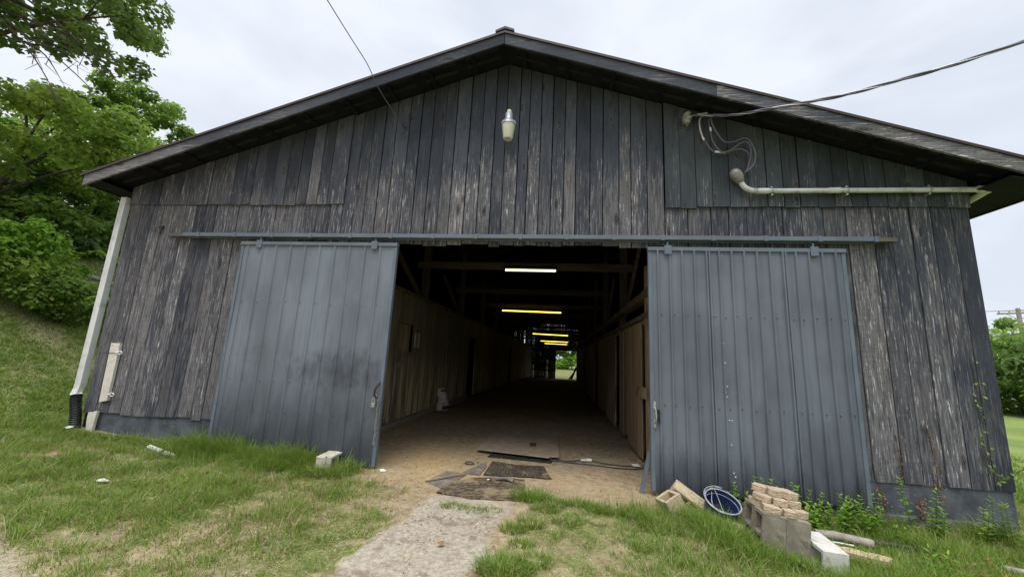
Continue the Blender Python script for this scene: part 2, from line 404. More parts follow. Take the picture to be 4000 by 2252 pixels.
M_SIDE = mat_siding('painted_boards')
M_SIDE_UP = mat_siding('painted_boards_upper', peel=-.02)
M_SIDE_UR = mat_siding('painted_boards_green_black', paint=(.055, .065, .075), peel=-.10)
M_SIDE_R = mat_siding('worn_boards', peel=-.0)
M_FASCIA = mat_siding('fascia_boards', peel=.06, axis=0)
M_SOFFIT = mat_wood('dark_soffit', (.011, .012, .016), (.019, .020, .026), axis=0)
M_METAL = mat_metalpaint('blue_grey_sheet', (.140, .160, .190))
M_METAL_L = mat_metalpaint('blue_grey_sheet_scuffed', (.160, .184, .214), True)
M_TRIM = mat_plain('painted_trim', (.125, .155, .185), .5, .35, var=.12, sc=3)
M_ROOF = mat_plain('dark_red_roof', (.035, .018, .018), .5, .4)
M_CONC_D = mat_plain('painted_concrete', (.088, .097, .112), .85, .2, var=.35, sc=4, dirt=(.16, .16, .165), dirt_amt=.5, bump=.5, fine=30)
M_INT = mat_wood('stall_boards', (.15, .12, .085), (.30, .245, .175), stain=(.58, .48, .27))
M_INTR = mat_wood('stall_doors', (.22, .165, .105), (.44, .34, .22))
M_BEAM = mat_wood('old_beams', (.11, .085, .07), (.19, .15, .12), axis=0)
M_POST = mat_wood('old_posts', (.09, .07, .06), (.16, .125, .10), axis=2)
M_DARKW = mat_wood('dark_timber', (.03, .026, .022), (.05, .043, .036))
M_CONC = mat_plain('grey_concrete', (.25, .225, .175), .9, .15, var=.25, sc=7, dirt=(.12, .105, .07), dirt_amt=.8, bump=1.0, fine=120)
M_CONC_P = mat_plain('pale_concrete', (.50, .46, .38), .9, .15, var=.14, sc=7, dirt=(.30, .26, .18), dirt_amt=.45, bump=.7, fine=120)
M_CONC_W = mat_plain('whitish_concrete', (.56, .55, .50), .9, .15, var=.10, sc=7, dirt=(.33, .30, .23), dirt_amt=.75, bump=.9, fine=120)
M_CONC_Y = mat_plain('sandy_concrete', (.46, .385, .25), .92, .12, var=.15, sc=9, dirt=(.22, .17, .10), dirt_amt=.75, bump=1.0, fine=100)
M_PAVER = mat_plain('tan_paver', (.45, .36, .255), .92, .12, var=.16, sc=12, dirt=(.23, .17, .115), dirt_amt=.75, bump=1.0, fine=90)
M_WHITE = mat_plain('white_vinyl', (.66, .67, .66), .45, .4, var=.08, sc=4, dirt=(.38, .37, .33), dirt_amt=.6)
M_PVC = mat_plain('grey_pvc', (.60, .61, .585), .45, .4, var=.10, sc=5, dirt=(.30, .30, .24), dirt_amt=.8)
M_GALV = mat_plain('galvanised', (.42, .43, .44), .42, .5, .7, var=.2, sc=20, dirt=(.25, .17, .1), dirt_amt=.3)
M_GREYM = mat_plain('grey_casting', (.28, .27, .25), .5, .4, .3, var=.25, sc=15)
M_BLACK = mat_plain('black_plastic', (.018, .018, .020), .45, .4, var=.2)
M_RUBBER = mat_plain('cable_black', (.045, .043, .055), .5, .35, var=.15)
M_WIREG = mat_plain('grey_wire', (.13, .12, .16), .5, .35, var=.15)
M_WIREW = mat_plain('bare_conductor', (.55, .55, .56), .4, .5, .3, var=.15)
M_WPAINT = mat_plain('white_paint_wood', (.66, .62, .54), .7, .25, var=.08, sc=9, dirt=(.38, .32, .24), dirt_amt=.5)
M_PAPER = mat_plain('white_paper', (.72, .72, .72), .7, .2, var=.06)
M_RUST = mat_plain('rust', (.13, .06, .035), .8, .2, .2, var=.4, sc=40)
M_BLUE = mat_plain('blue_plastic', (.010, .028, .12), .4, .45, var=.35, sc=7, dirt=(.10, .085, .07), dirt_amt=.95)
M_BUCKO = mat_plain('bucket_outside', (.05, .065, .10), .5, .4, var=.3, sc=8, dirt=(.16, .14, .11), dirt_amt=.6)
M_RIM = mat_plain('bucket_rim', (.30, .33, .40), .5, .4, var=.25, sc=12, dirt=(.45, .40, .32), dirt_amt=.8)
M_TWINE = mat_plain('green_twine', (.50, .62, .46), .7, .2, var=.15)
M_BARK = mat_plain('bark', (.10, .085, .07), .95, .1, var=.4, sc=10, bump=1.0, fine=25)
M_BARKP = mat_plain('pale_dead_wood', (.30, .26, .225), .95, .1, var=.3, sc=10, bump=1.0, fine=40)
M_GLASSY = mat_plain('prismatic_refractor', (.62, .60, .47), .25, .5, var=.08, sc=30, bump=.8, fine=120)
M_ALU = mat_plain('lamp_grey', (.40, .42, .45), .4, .5, .4, var=.1)
M_CERAM = mat_plain('porcelain', (.34, .34, .28), .3, .5, var=.12)
M_GRASS = mat_leaf('grass_blades', [(.078, .150, .024), (.195, .305, .048), (.43, .46, .15)], .42)
M_STRAW = mat_leaf('straw', [(.26, .18, .085), (.40, .30, .16), (.52, .43, .26)], .2)
M_LF_D = mat_leaf('leaves_dark', [(.07, .13, .045), (.14, .23, .075), (.23, .33, .12)], .5)
M_LF_M = mat_leaf('leaves_mid', [(.07, .15, .03), (.17, .30, .06), (.32, .44, .11)], .5)
M_LF_Y = mat_leaf('leaves_yellow_green', [(.12, .22, .04), (.26, .40, .07), (.50, .56, .15)], .5)
M_LF_B = mat_leaf('weed_leaves', [(.10, .24, .025), (.21, .41, .045), (.36, .54, .08)], .45)
M_LF_BR = mat_leaf('dead_leaves', [(.12, .055, .025), (.24, .12, .05), (.35, .22, .10)], .2)
M_TUBEY = mat_emit('yellow_tube', (1.0, .72, .06), 1.6)
M_TUBEW = mat_emit('pale_tube', (.80, 1.0, .52), 1.3)
M_CAR = mat_plain('white_car_paint', (.7, .7, .7), .3, .5, var=.03)
M_GLASS = mat_plain('dark_glass', (.02, .022, .025), .1, .6, var=.1)

# ------------------------------------------------------------------ ground sheet
def axis_pts(a, b, step, lo, hi):
    c = list(np.arange(a, b+1e-6, step)); s = step
    x = c[0]; l = []
    while x > lo: s *= 1.14; x -= s; l.append(x)
    s = step; x = c[-1]; r_ = []
    while x < hi: s *= 1.14; x += s; r_.append(x)
    return np.array(l[::-1]+c+r_)
xs = axis_pts(-9.0, 5.4, .05, -400, 400); ys = axis_pts(-4.2, 1.6, .05, -300, 600)
X, Y = np.meshgrid(xs, ys)
near = sstep(14, 6, np.hypot(X+1, Y+2))
D = gdens(X, Y)
Z = ground_z(X, Y) + near*((fbm(X*1.4, Y*1.4, 41)-.5)*.05+(fbm(X*7, Y*7, 43)-.5)*.022)*np.where((Y > -.3) & (X > -3.3) & (X < 1.3), .45, 1)
pathm = in_path(X, Y).astype(float)*sstep(-.55, -.75, Y)
Z += pathm*.006
sandm = np.exp(-((X+1.75)**2/.9+(Y-.55)**2/.9)) * sstep(.25, .6, fbm(X*1.5, Y*1.5, 51)+.1)
sandm = np.maximum(sandm, .35*np.exp(-((X-.2)**2/2+(Y-.1)**2/.5)))
V = np.stack([X, Y, Z], -1).reshape(-1, 3); ny, nx = X.shape
idx = np.arange(nx*ny).reshape(ny, nx)
F = np.stack([idx[:-1, :-1], idx[:-1, 1:], idx[1:, 1:], idx[1:, :-1]], -1).reshape(-1, 4)
Dg = np.where((np.hypot(X, Y) > 16) & ~((X > -6.95) & (X < 4.85) & (Y > 0) & (Y < 40)), .85, D)
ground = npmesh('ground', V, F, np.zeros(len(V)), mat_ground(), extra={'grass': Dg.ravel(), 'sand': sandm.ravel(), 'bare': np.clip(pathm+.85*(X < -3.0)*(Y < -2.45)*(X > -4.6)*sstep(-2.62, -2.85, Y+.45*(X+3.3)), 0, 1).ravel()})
ground.data.polygons.foreach_set('use_smooth', [True]*len(ground.data.polygons))
tag(ground, kind='structure')

# ------------------------------------------------------------------ grass blades (uncountable)
rng = np.random.default_rng(7)
def blades(px, py, h, w, lean_dir=None, lean=.5, rnd=None, base_z=None, seg=3):
    n = len(px); a = rng.uniform(0, 2*np.pi, n) if lean_dir is None else lean_dir
    L_ = lean*rng.uniform(.3, 1.5, n)
    dx = np.cos(a)*L_*h; dy = np.sin(a)*L_*h
    wa = a+np.pi/2+rng.uniform(-.9, .9, n); wx = np.cos(wa)*w/2; wy = np.sin(wa)*w/2
    z0 = (ground_z(px, py) if base_z is None else base_z)-.012
    V_ = []
    for i in range(seg+1):
        t = i/seg; k = t**1.7; ww = (1-t)**.7 if i < seg else 0.04
        hz = h*(t - .33*np.minimum(L_, 1.4)*t*t)
        cx = px+dx*k; cy = py+dy*k
        V_.append(np.stack([cx-wx*ww, cy-wy*ww, z0+hz], -1)); V_.append(np.stack([cx+wx*ww, cy+wy*ww, z0+hz], -1))
    V_ = np.stack(V_, 1)                          # n, 2(seg+1), 3
    b = (np.arange(n)*2*(seg+1))[:, None, None]
    f = np.array([[2*i, 2*i+1, 2*i+3, 2*i+2] for i in range(seg)])[None]
    return V_.reshape(-1, 3), (b+f).reshape(-1, 4), np.repeat(rnd, 2*(seg+1))
def sample(x0, x1, y0, y1, n, pw=1.0):
    x = rng.uniform(x0, x1, n); y = rng.uniform(y0, y1, n)
    k = rng.uniform(0, 1, n) < gdens(x, y)**pw; return x[k], y[k]
GV = []; GF = []; GR = []; SV = []; SF = []; SR = []; go = 0; so_ = 0
def addg(r, straw=False):
    global go, so_
    v, f, q = r
    if straw: SV.append(v); SF.append(f+so_); SR.append(q); so_ += len(v)
    else: GV.append(v); GF.append(f+go); GR.append(q); go += len(v)
CLEAR = [(1.75, 2.17, -1.10, -.70), (-3.0, -2.7, -.42, .05), (2.07, 2.36, -1.35, -.9), (1.08, 1.3, -.5, -.3)]
def tuft_field(x0, x1, y0, y1, nclump, nb, rad, hmin, hmax, w, pw=1.3, strawf=.36):
    cx, cy = sample(x0, x1, y0, y1, nclump, pw); n = len(cx)
    if n == 0: return
    ch = rng.uniform(hmin, hmax, n)*(.55+.9*fbm(cx*1.7, cy*1.7, 77)); tint = .55*fbm(cx*2.5, cy*2.5, 79)+.25*rng.uniform(0, 1, n)
    tall = sstep(-.5, -.12, cy)*((cx < -2.6) | (cx > 1.3))*(cy < .1); ch *= 1+1.1*tall*sstep(-6.2, -4.8, cx)
    k = np.repeat(np.arange(n), nb); m_ = len(k)
    rr = rad*np.sqrt(rng.uniform(0, 1, m_))*rng.uniform(.4, 1.3, n)[k]; an = rng.uniform(0, 2*np.pi, m_)
    px = cx[k]+np.cos(an)*rr; py = cy[k]+np.sin(an)*rr
    ok = np.ones(m_, bool)
    for a_, b_, c_, d_ in CLEAR: ok &= ~((px > a_) & (px < b_) & (py > c_) & (py < d_))
    ok &= ~((py > -.13) & (px > -6.95) & (px < 4.85) & ((px < -2.35) | (px > 1.1)))
    ok &= ~((py > -.02) & (px > -6.95) & (px < 4.85))
    px = px[ok]; py = py[ok]; k = k[ok]; an = an[ok]; m_ = len(k)
    h = ch[k]*rng.uniform(.45, 1.15, m_)
    q = np.clip(tint[k]+rng.normal(0, .13, m_), 0, 1)
    st_ = rng.uniform(0, 1, m_) < strawf*(1.6-gdens(px, py))
    ld = an+rng.normal(0, .7, m_)
    addg(blades(px[~st_], py[~st_], h[~st_], w*rng.uniform(.7, 1.3, (~st_).sum()), ld[~st_], .75, q[~st_]))
    addg(blades(px[st_], py[st_], h[st_]*.8, w*.8*np.ones(st_.sum()), ld[st_], 1.3, rng.uniform(0, 1, st_.sum())), True)
tuft_field(-7.6, -2.2, -3.4, .1, 6200, 19, .085, .06, .15, .0065, 1.0)
tuft_field(-7.2, -2.0, -3.4, -.3, 900, 12, .10, .14, .24, .006, 1.0, .3)
tuft_field(.6, 4.6, -3.2, -.4, 900, 12, .10, .14, .24, .006, 1.0, .3)
tuft_field(-2.6, 1.6, -3.6, -.2, 3600, 18, .065, .035, .10, .0055, 1.6, .25)
tuft_field(.6, 5.4, -3.4, .05, 3800, 19, .075, .05, .15, .0060, 1.1, .2)
tuft_field(-4.9, -2.45, -.55, -.12, 420, 24, .07, .10, .19, .0075, .5, .06)
tuft_field(1.3, 1.9, -1.35, -.5, 170, 22, .07, .12, .22, .0075, .4, .08)
tuft_field(2.2, 5.5, -2.4, -.50, 1500, 20, .08, .12, .25, .0075, .6, .15)
for (ax, ay, rr, hh, nn) in [(-.33, -.62, .13, .16, 15), (-.20, -.52, .13, .13, 9), (-.05, -.66, .15, .12, 10), (.2, -.60, .14, .10, 8), (.42, -.7, .15, .12, 9), (-.12, -.85, .12, .10, 8), (-.36, -2.0, .20, .12, 20), (-.15, -1.85, .14, .11, 9), (-.38, -1.35, .11, .09, 10), (-.22, -1.2, .13, .10, 9), (-.28, -1.6, .10, .09, 7), (.1, -1.1, .14, .10, 8), (.75, -.75, .14, .12, 12), (-1.02, -.98, .12, .06, 9), (-.82, -1.02, .12, .06, 8), (-.62, -.97, .09, .05, 5), (1.6, -.95, .15, .2, 22), (1.45, -.8, .12, .17, 16), (2.35, -1.45, .12, .18, 14), (1.85, -1.20, .12, .15, 14), (2.1, -1.22, .10, .15, 12), (1.66, -1.12, .10, .20, 14), (2.25, -1.42, .12, .16, 12)]:
    k = nn*22; an = rng.uniform(0, 6.28, k); r_ = rr*np.sqrt(rng.uniform(0, 1, k)); 
    addg(blades(ax+np.cos(an)*r_, ay+np.sin(an)*r_*.7, hh*rng.uniform(.5, 1.2, k), .0075*rng.uniform(.7, 1.3, k), an+rng.normal(0, .5, k), .8, np.clip(rng.normal(.42, .17, k), 0, 1)))
# hillside left, lawn to the right, far verge
tuft_field(-11.5, -7.2, -3.5, 7, 5200, 12, .14, .07, .15, .013, .8, .12)
tuft_field(-17, -11, -4, 9, 3200, 10, .25, .09, .18, .024, .7, .12)
tuft_field(5.0, 9, -2, 9, 2200, 12, .16, .07, .15, .015, .6, .08)
# low creeping cover so that the turf is never bald
def cover(x0, x1, y0, y1, n, h, w, pw=1.0):
    x, y = sample(x0, x1, y0, y1, n, pw)
    ok = ~((y > -.04) & (x > -6.95) & (x < 4.85))
    x = x[ok]; y = y[ok]
    addg(blades(x, y, h*rng.uniform(.5, 1.3, len(x)), w*rng.uniform(.7, 1.4, len(x)), None, 1.1, np.clip(.25+.5*fbm(x*2, y*2, 81)+rng.normal(0, .15, len(x)), 0, 1), seg=2))
cover(-7.6, -2.0, -3.6, 0, 80000, .045, .007, .6)
cover(-2.4, 5.2, -3.6, 0, 60000, .035, .006, 1.3)
cover(-13, -7.2, -4, 6, 50000, .07, .016)
# dead stalks lying about
n_ = 24000; x = rng.uniform(-7.5, 4.8, n_); y = rng.uniform(-3.4, -.25, n_)
addg(blades(x, y, rng.uniform(.02, .05, n_), .004*np.ones(n_), None, 4.5, rng.uniform(0, 1, n_)), True)
n_ = 1500; x = rng.uniform(-3.2, 1.2, n_); y = rng.uniform(-.3, 4.5, n_)
addg(blades(x, y, rng.uniform(.008, .02, n_), .006*np.ones(n_), None, 4.5, rng.uniform(0, .7, n_)), True)
n_ = 900; x = rng.normal(-3.45, .22, n_); y = rng.normal(-.75, .08, n_)
addg(blades(x, y, rng.uniform(.02, .05, n_), .004*np.ones(n_), None, 4.0, rng.uniform(0, 1, n_)), True)
gobj = npmesh('grass', np.concatenate(GV), np.concatenate(GF), np.concatenate(GR), M_GRASS); tag(gobj, 'green grass tufts growing round the barn and up the slope', 'grass', kind='stuff')
sobj = npmesh('dry_grass', np.concatenate(SV), np.concatenate(SF), np.concatenate(SR), M_STRAW); tag(sobj, 'straw coloured dead grass stalks scattered over the ground', 'dry grass', kind='stuff')

# gravel crumbs on the dirt (uncountable)
n_ = 2600; x = np.concatenate([rng.uniform(-2.3, 1.1, 1900), rng.uniform(-1.7, -.3, 400), rng.uniform(-6, 4, 300)]); y = np.concatenate([rng.uniform(-.6, 3.2, 1900), rng.uniform(-3.2, -.6, 400), rng.uniform(-3, -.4, 300)])
s = rng.uniform(.003, .010, n_)*np.where(rng.uniform(0, 1, n_) < .05, 1.8, 1)
o8 = np.array([[1, 0, 0], [0, 1, 0], [-1, 0, 0], [0, -1, 0], [0, 0, .7], [0, 0, -.5]])
rot = rng.uniform(0, 6.28, n_); cs, sn = np.cos(rot), np.sin(rot)
vv = o8[None]*s[:, None, None]*rng.uniform(.6, 1.3, (n_, 6, 1)); vx = vv[..., 0]*cs[:, None]-vv[..., 1]*sn[:, None]; vy = vv[..., 0]*sn[:, None]+vv[..., 1]*cs[:, None]
vv = np.stack([vx+x[:, None], vy+y[:, None], vv[..., 2]+ground_z(x, y)[:, None]+.004], -1).reshape(-1, 3)
ff = np.array([[0, 1, 4], [1, 2, 4], [2, 3, 4], [3, 0, 4], [1, 0, 5], [2, 1, 5], [3, 2, 5], [0, 3, 5]])
fa = (np.arange(n_)*6)[:, None, None]+ff[None]
M_PEB = mat_leaf('pebbles', [(.14, .11, .08), (.28, .23, .16), (.50, .46, .38)], 0.0)
tag(npmesh('gravel', vv, fa.reshape(-1, 3), np.repeat(rng.uniform(0, 1, n_), 6), M_PEB), 'small pale stones and crumbs scattered over the bare dirt', 'gravel', kind='stuff')

# ================================================================== THE BARN
XL, XR, YB = -6.9, 4.83, 40.0           # wall corners, back wall
AX, AZ = -.87, 5.92                       # ridge, top of roof sheet
SL, SR_ = .319, .344
def roof_z(x, off=0.0): return AZ-(SL*(AX-x) if x < AX else SR_*(x-AX))-off
OV = .5
barn = thing('barn', 'long low wooden barn with weathered black board siding and a wide open doorway', 'barn')
def siding(name, x0, x1, zt, zb, yf, mat, seed, wmin=.16, wmax=.23, th=.022, gap=(.005, .014), jag=.012, parent=barn, label=None, yside=1, skip=None, biggap=.06):
    rd = random.Random(seed); mb = MB(); x = x0
    while x < x1-.02:
        w = rd.uniform(wmin, wmax)
        if x+w > x1-.09: w = x1-x
        g_ = rd.uniform(*gap) if rd.random() > biggap else rd.uniform(.012, .022)
        a = x+g_/2; b = x+w-g_/2; tl = rd.uniform(-.004, .004)
        y = yf+rd.uniform(-.005, .003)*yside; j = rd.uniform(-jag, jag); j2 = j+rd.uniform(-.006, .006)
        z0a = (zb(a) if callable(zb) else zb)+j; z0b = (zb(b) if callable(zb) else zb)+j2
        z1a = zt(a) if callable(zt) else zt+rd.uniform(-.004, .004); z1b = zt(b) if callable(zt) else z1a
        cup = rd.uniform(-.003, .003)
        # two-column, several-row board so that it can cup, with a ragged lower end
        p = [(a, y, z0a), (b, y+cup, z0b), (b, y+th, z0b), (a, y+th, z0a), (a+tl, y, z1a), (b+tl*.6, y+cup, z1b), (b+tl*.6, y+th, z1b), (a+tl, y+th, z1a)]
        mb.hexa(p, rd.random())
        x += w
    o = mb.build(name, mat, parent)
    if label: o['label'] = label
    return o
wt = lambda x: roof_z(x, .10)
siding('siding', -3.25, 1.32, wt, 3.0, 0.0, M_SIDE, 3, .15, .215, label='tall centre boards of the gable above the doorway', gap=(.006, .016), biggap=.2, jag=.02)
siding('siding', XL-.01, -3.24, wt, lambda x: 3.60-.006*(x+5), -.030, M_SIDE_UP, 5, .15, .205, label='upper left gable boards lapping over the wall below')
siding('siding', 1.325, XR+.01, wt, lambda x: 3.53, -.030, M_SIDE_UR, 8, .18, .23, label='darker upper right gable boards lapping over the wall below')
siding('siding', XL, -3.25, 3.66, lambda x: .43+.015*(x+5.5), 0.0, M_SIDE_R, 12, .17, .25, label='lower left wall boards with a ragged bottom edge', jag=.016)
siding('siding', 1.32, XR, 3.60, lambda x: .33+.012*(x-3), 0.0, M_SIDE_R, 22, .19, .29, label='wide lower right wall boards with gaps at the corner', gap=(.005, .016), biggap=.25)
# backing studs and header behind the boards
b = MB()
for z in (3.2, 4.1, 2.0, .6):
    b.box(XL+.05, -3.35, .024, .07, z-.05, z+.05)
    b.box(1.36, XR-.05, .024, .07, z-.05, z+.05)
b.box(-3.3, 1.36, .024, .12, 3.04, 3.34)
b.box(-3.2, 1.3, .024, .07, 4.3, 4.4); b.box(-2.6, .8, .024, .07, 5.1, 5.2)
b.build('girt', M_DARKW, barn)
# foundations
f = MB(); f.box(XL+.05, -3.3, .02, .26, -.3, .46)
f.build('foundation', M_CONC_D, barn, bevel=.01)
f = MB(); f.box(1.32, XR-.02, .012, .26, -.45, .36)
f.build('foundation', M_CONC_D, barn, bevel=.01)
f = MB(); f.box(1.9, 4.72, -.045, .012, -.4, .02)
f.build('footing', mat_plain('rough_footing', (.10, .10, .105), .95, .1, var=.45, sc=5, dirt=(.2, .19, .17), dirt_amt=.6, bump=1.0, fine=20), barn, bevel=.012)
# side, back walls (closed against the sky)
w = MB(); w.box(XL, XL+.03, .03, YB, -1.4, 3.82); w.build('side_wall', M_DARKW, barn)
w = MB(); w.box(XR-.03, XR, .03, YB, -1.4, 3.80); w.build('side_wall', M_SIDE_R, barn)
def bwall():
    rd = random.Random(4); mb = MB(); x = XL
    while x < XR:
        wd = rd.uniform(.15, .22); g_ = rd.choice([.002, .002, .004, .008, .014]); a, b_ = x, min(XR, x+wd-g_); r_ = rd.random()
        segs = [(-1.3, max(roof_z(a), roof_z(b_))-.05)]
        if b_ > -.43 and a < 1.93: segs = [(2.52, max(roof_z(a), roof_z(b_))-.05)]
        if -4.36 < a < -4.1: b_ = a+wd-.07
        for z0, z1 in segs: mb.box(a, b_, YB, YB+.02, z0, z1, r_)
        x += wd
    o = mb.build('back_wall', M_DARKW, barn); o['label'] = 'far end boards with daylight showing through the gaps'
    mb = MB()
    for z in (.2, 1.45, 2.58, 3.0, 3.75, 4.6):
        for x0, x1 in ((XL, -.5), (-.5, 2.0), (2.0, XR)):
            if z < 2.5 and x0 == -.5: continue
            zz = z; mb.box(x0, x1, YB-.14, YB-.002, zz-.09, zz+.09)
    mb.build('girt', M_DARKW, barn)
bwall()
# roof: two slabs, edge sheet, ridge cap
for s_, xa in ((-1, -7.22), (1, 5.42)):
    mb = MB(); za = roof_z(xa); p = [(xa, -OV-.02, za-.035), (AX, -OV-.02, AZ-.035), (AX, YB+.4, AZ-.035), (xa, YB+.4, za-.035)]
    q = [(a_, b_, c_+.035) for a_, b_, c_ in p]
    if s_ > 0: p = [p[1], p[0], p[3], p[2]]; q = [q[1], q[0], q[3], q[2]]
    mb.hexa(p+q); mb.build('roof_sheet', M_ROOF, barn)
    mb = MB(); p2 = [(xa-.03*s_, -OV+.03, za-.062), (AX, -OV+.03, AZ-.062), (AX, YB+.38, AZ-.062), (xa, YB+.38, za-.062)]
    q2 = [(a_, b_, c_+.022) for a_, b_, c_ in p2]
    if s_ > 0: p2 = [p2[1], p2[0], p2[3], p2[2]]; q2 = [q2[1], q2[0], q2[3], q2[2]]
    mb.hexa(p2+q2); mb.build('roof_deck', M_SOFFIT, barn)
mb = MB()
for sg in (-1, 1):
    mb.hexa([(AX+min(0, sg*.13), -OV-.03, AZ+(-.030 if sg < 0 else .018)), (AX+max(0, sg*.13), -OV-.03, AZ+(.018 if sg < 0 else -.032)), (AX+max(0, sg*.13), YB+.4, AZ+(.018 if sg < 0 else -.032)), (AX+min(0, sg*.13), YB+.4, AZ+(-.030 if sg < 0 else .018)), (AX+min(0, sg*.13), -OV-.03, AZ+(.0 if sg < 0 else .055)), (AX+max(0, sg*.13), -OV-.03, AZ+(.055 if sg < 0 else .0)), (AX+max(0, sg*.13), YB+.4, AZ+(.055 if sg < 0 else .0)), (AX+min(0, sg*.13), YB+.4, AZ+(.0 if sg < 0 else .055))])
mb.build('ridge_cap', M_ROOF, barn, smooth='auto')
# fascia boards (four lengths), soffit battens and outlookers
FH = .155
def fascia(xa, xb, rnd, yo=0.0, drop=0.0, label=None):
    mb = MB(); za, zb_ = roof_z(xa)-.036-drop, roof_z(xb)-.036-drop; n = 6
    mb.hexa([(xa, -OV-yo, za-FH), (xb, -OV-yo, zb_-FH), (xb, -OV-yo+.03, zb_-FH), (xa, -OV-yo+.03, za-FH), (xa, -OV-yo, za), (xb, -OV-yo, zb_), (xb, -OV-yo+.03, zb_), (xa, -OV-yo+.03, za)], rnd)
    o = mb.build('fascia_board', M_FASCIA, barn)
    if label: o['label'] = label
fascia(-7.16, -3.172, .82); fascia(-3.168, AX-.004, .28, .002); fascia(AX+.004, 1.838, .35, .0); fascia(1.842, 5.40, .95, .004, label='bare grey brown fascia board at the right end')
mb = MB()
for sx_, x0, x1 in ((-1, -7.18, AX), (1, AX, 5.38)):
    x = x0+.25
    while x < x1-.15:
        z = roof_z(x)-.064
        MB().bar((x, -OV+.032, z-.022), (x, .0, z-.022), .05, .045).build('outlooker', M_SOFFIT, barn); x += .62
M_BATT = mat_wood('batten', (.024, .025, .032), (.038, .040, .048), axis=0)
for x0, x1 in ((-7.1, AX-.06), (AX+.06, 5.3)):
    for yy in (-.36, -.20):
        x = x0
        n = int((x1-x0)/.62)+1
        for i in range(n):
            a = x0+i*.62+.06; b_ = min(x1, a+.48)
            if b_-a < .1: continue
            za, zb_ = roof_z(a)-.0685, roof_z(b_)-.0685
            MB().hexa([(a, yy, za-.02), (b_, yy, zb_-.02), (b_, yy+.05, zb_-.02), (a, yy+.05, za-.02), (a, yy, za), (b_, yy, zb_), (b_, yy+.05, zb_), (a, yy+.05, za)]).build('soffit_batten', M_BATT, barn)
# eave boards running back along both sides
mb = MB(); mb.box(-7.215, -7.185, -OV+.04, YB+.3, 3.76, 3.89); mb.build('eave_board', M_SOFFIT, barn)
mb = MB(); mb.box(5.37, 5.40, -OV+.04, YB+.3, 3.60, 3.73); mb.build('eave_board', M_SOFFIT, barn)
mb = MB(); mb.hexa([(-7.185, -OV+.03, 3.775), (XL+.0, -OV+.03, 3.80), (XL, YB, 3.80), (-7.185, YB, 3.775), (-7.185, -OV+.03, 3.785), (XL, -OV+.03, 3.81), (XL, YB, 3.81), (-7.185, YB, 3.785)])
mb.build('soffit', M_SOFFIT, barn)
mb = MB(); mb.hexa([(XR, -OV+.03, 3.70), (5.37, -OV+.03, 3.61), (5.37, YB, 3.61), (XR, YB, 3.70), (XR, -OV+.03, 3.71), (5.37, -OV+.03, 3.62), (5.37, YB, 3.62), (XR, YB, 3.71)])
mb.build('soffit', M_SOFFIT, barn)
M_TRKB = mat_wood('track_wood', (.13, .115, .10), (.24, .215, .19), axis=0)
# door track with brackets, wooden ends
tz = lambda x: 3.085+.0*x
mb = MB(); mb.box(-5.72, 3.70, -.125, -.045, 3.06, 3.115); mb.box(-5.72, 3.70, -.045, -.026, 3.05, 3.135)
tr = mb.build('door_track', M_TRIM, barn, bevel=.004)
mb = MB(); mb.box(-5.98, -5.725, -.12, -.03, 3.058, 3.105, .9); mb.build('track_board', M_TRKB, barn)
mb = MB(); mb.box(3.705, 3.93, -.12, -.03, 3.062, 3.108, .8); mb.build('track_board', M_TRKB, barn)
x = -5.45
while x < 3.7:
    mb = MB(); mb.box(x-.022, x+.022, -.131, -.02, 3.052, 3.121); mb.box(x-.022, x+.022, -.05, -.026, 3.121, 3.145); mb.tube([(x, -.052, 3.135), (x, -.066, 3.135)], .008, 6)
    mb.build('bracket', M_TRIM, barn); x += .61

M_SCREW = mat_plain('screw_head', (.05, .045, .045), .6, .3)
# ---- sliding doors of ribbed sheet
def rib_sheet(x0, x1, z0, z1, y, ribs, rw, rh, minor=True, rows=10, seed=1, zb=None):
    """corrugated sheet: trapezoid ribs at the given x positions"""
    pts = [(x0, 0)]
    for r_ in ribs:
        pts += [(r_-rw*.5, 0), (r_-rw*.22, rh), (r_+rw*.22, rh), (r_+rw*.5, 0)]
    pts.append((x1, 0))
    rd = random.Random(seed); wob = [[rd.uniform(-.0015, .0015) for _ in pts] for _ in range(rows+1)]
    V_ = []; F_ = []
    for i in range(rows+1):
        t = i/rows
        for j, (px, ph) in enumerate(pts):
            zz0 = zb(px) if zb else z0
            wv = .004*math.sin(px*5.1+i*.9)*math.sin(t*3.14) + wob[i][j]
            V_.append((px, y-ph+wv, zz0+(z1-zz0)*t))
    n = len(pts)
    for i in range(rows):
        for j in range(n-1): F_.append((i*n+j, i*n+j+1, (i+1)*n+j+1, (i+1)*n+j))
    return V_, F_
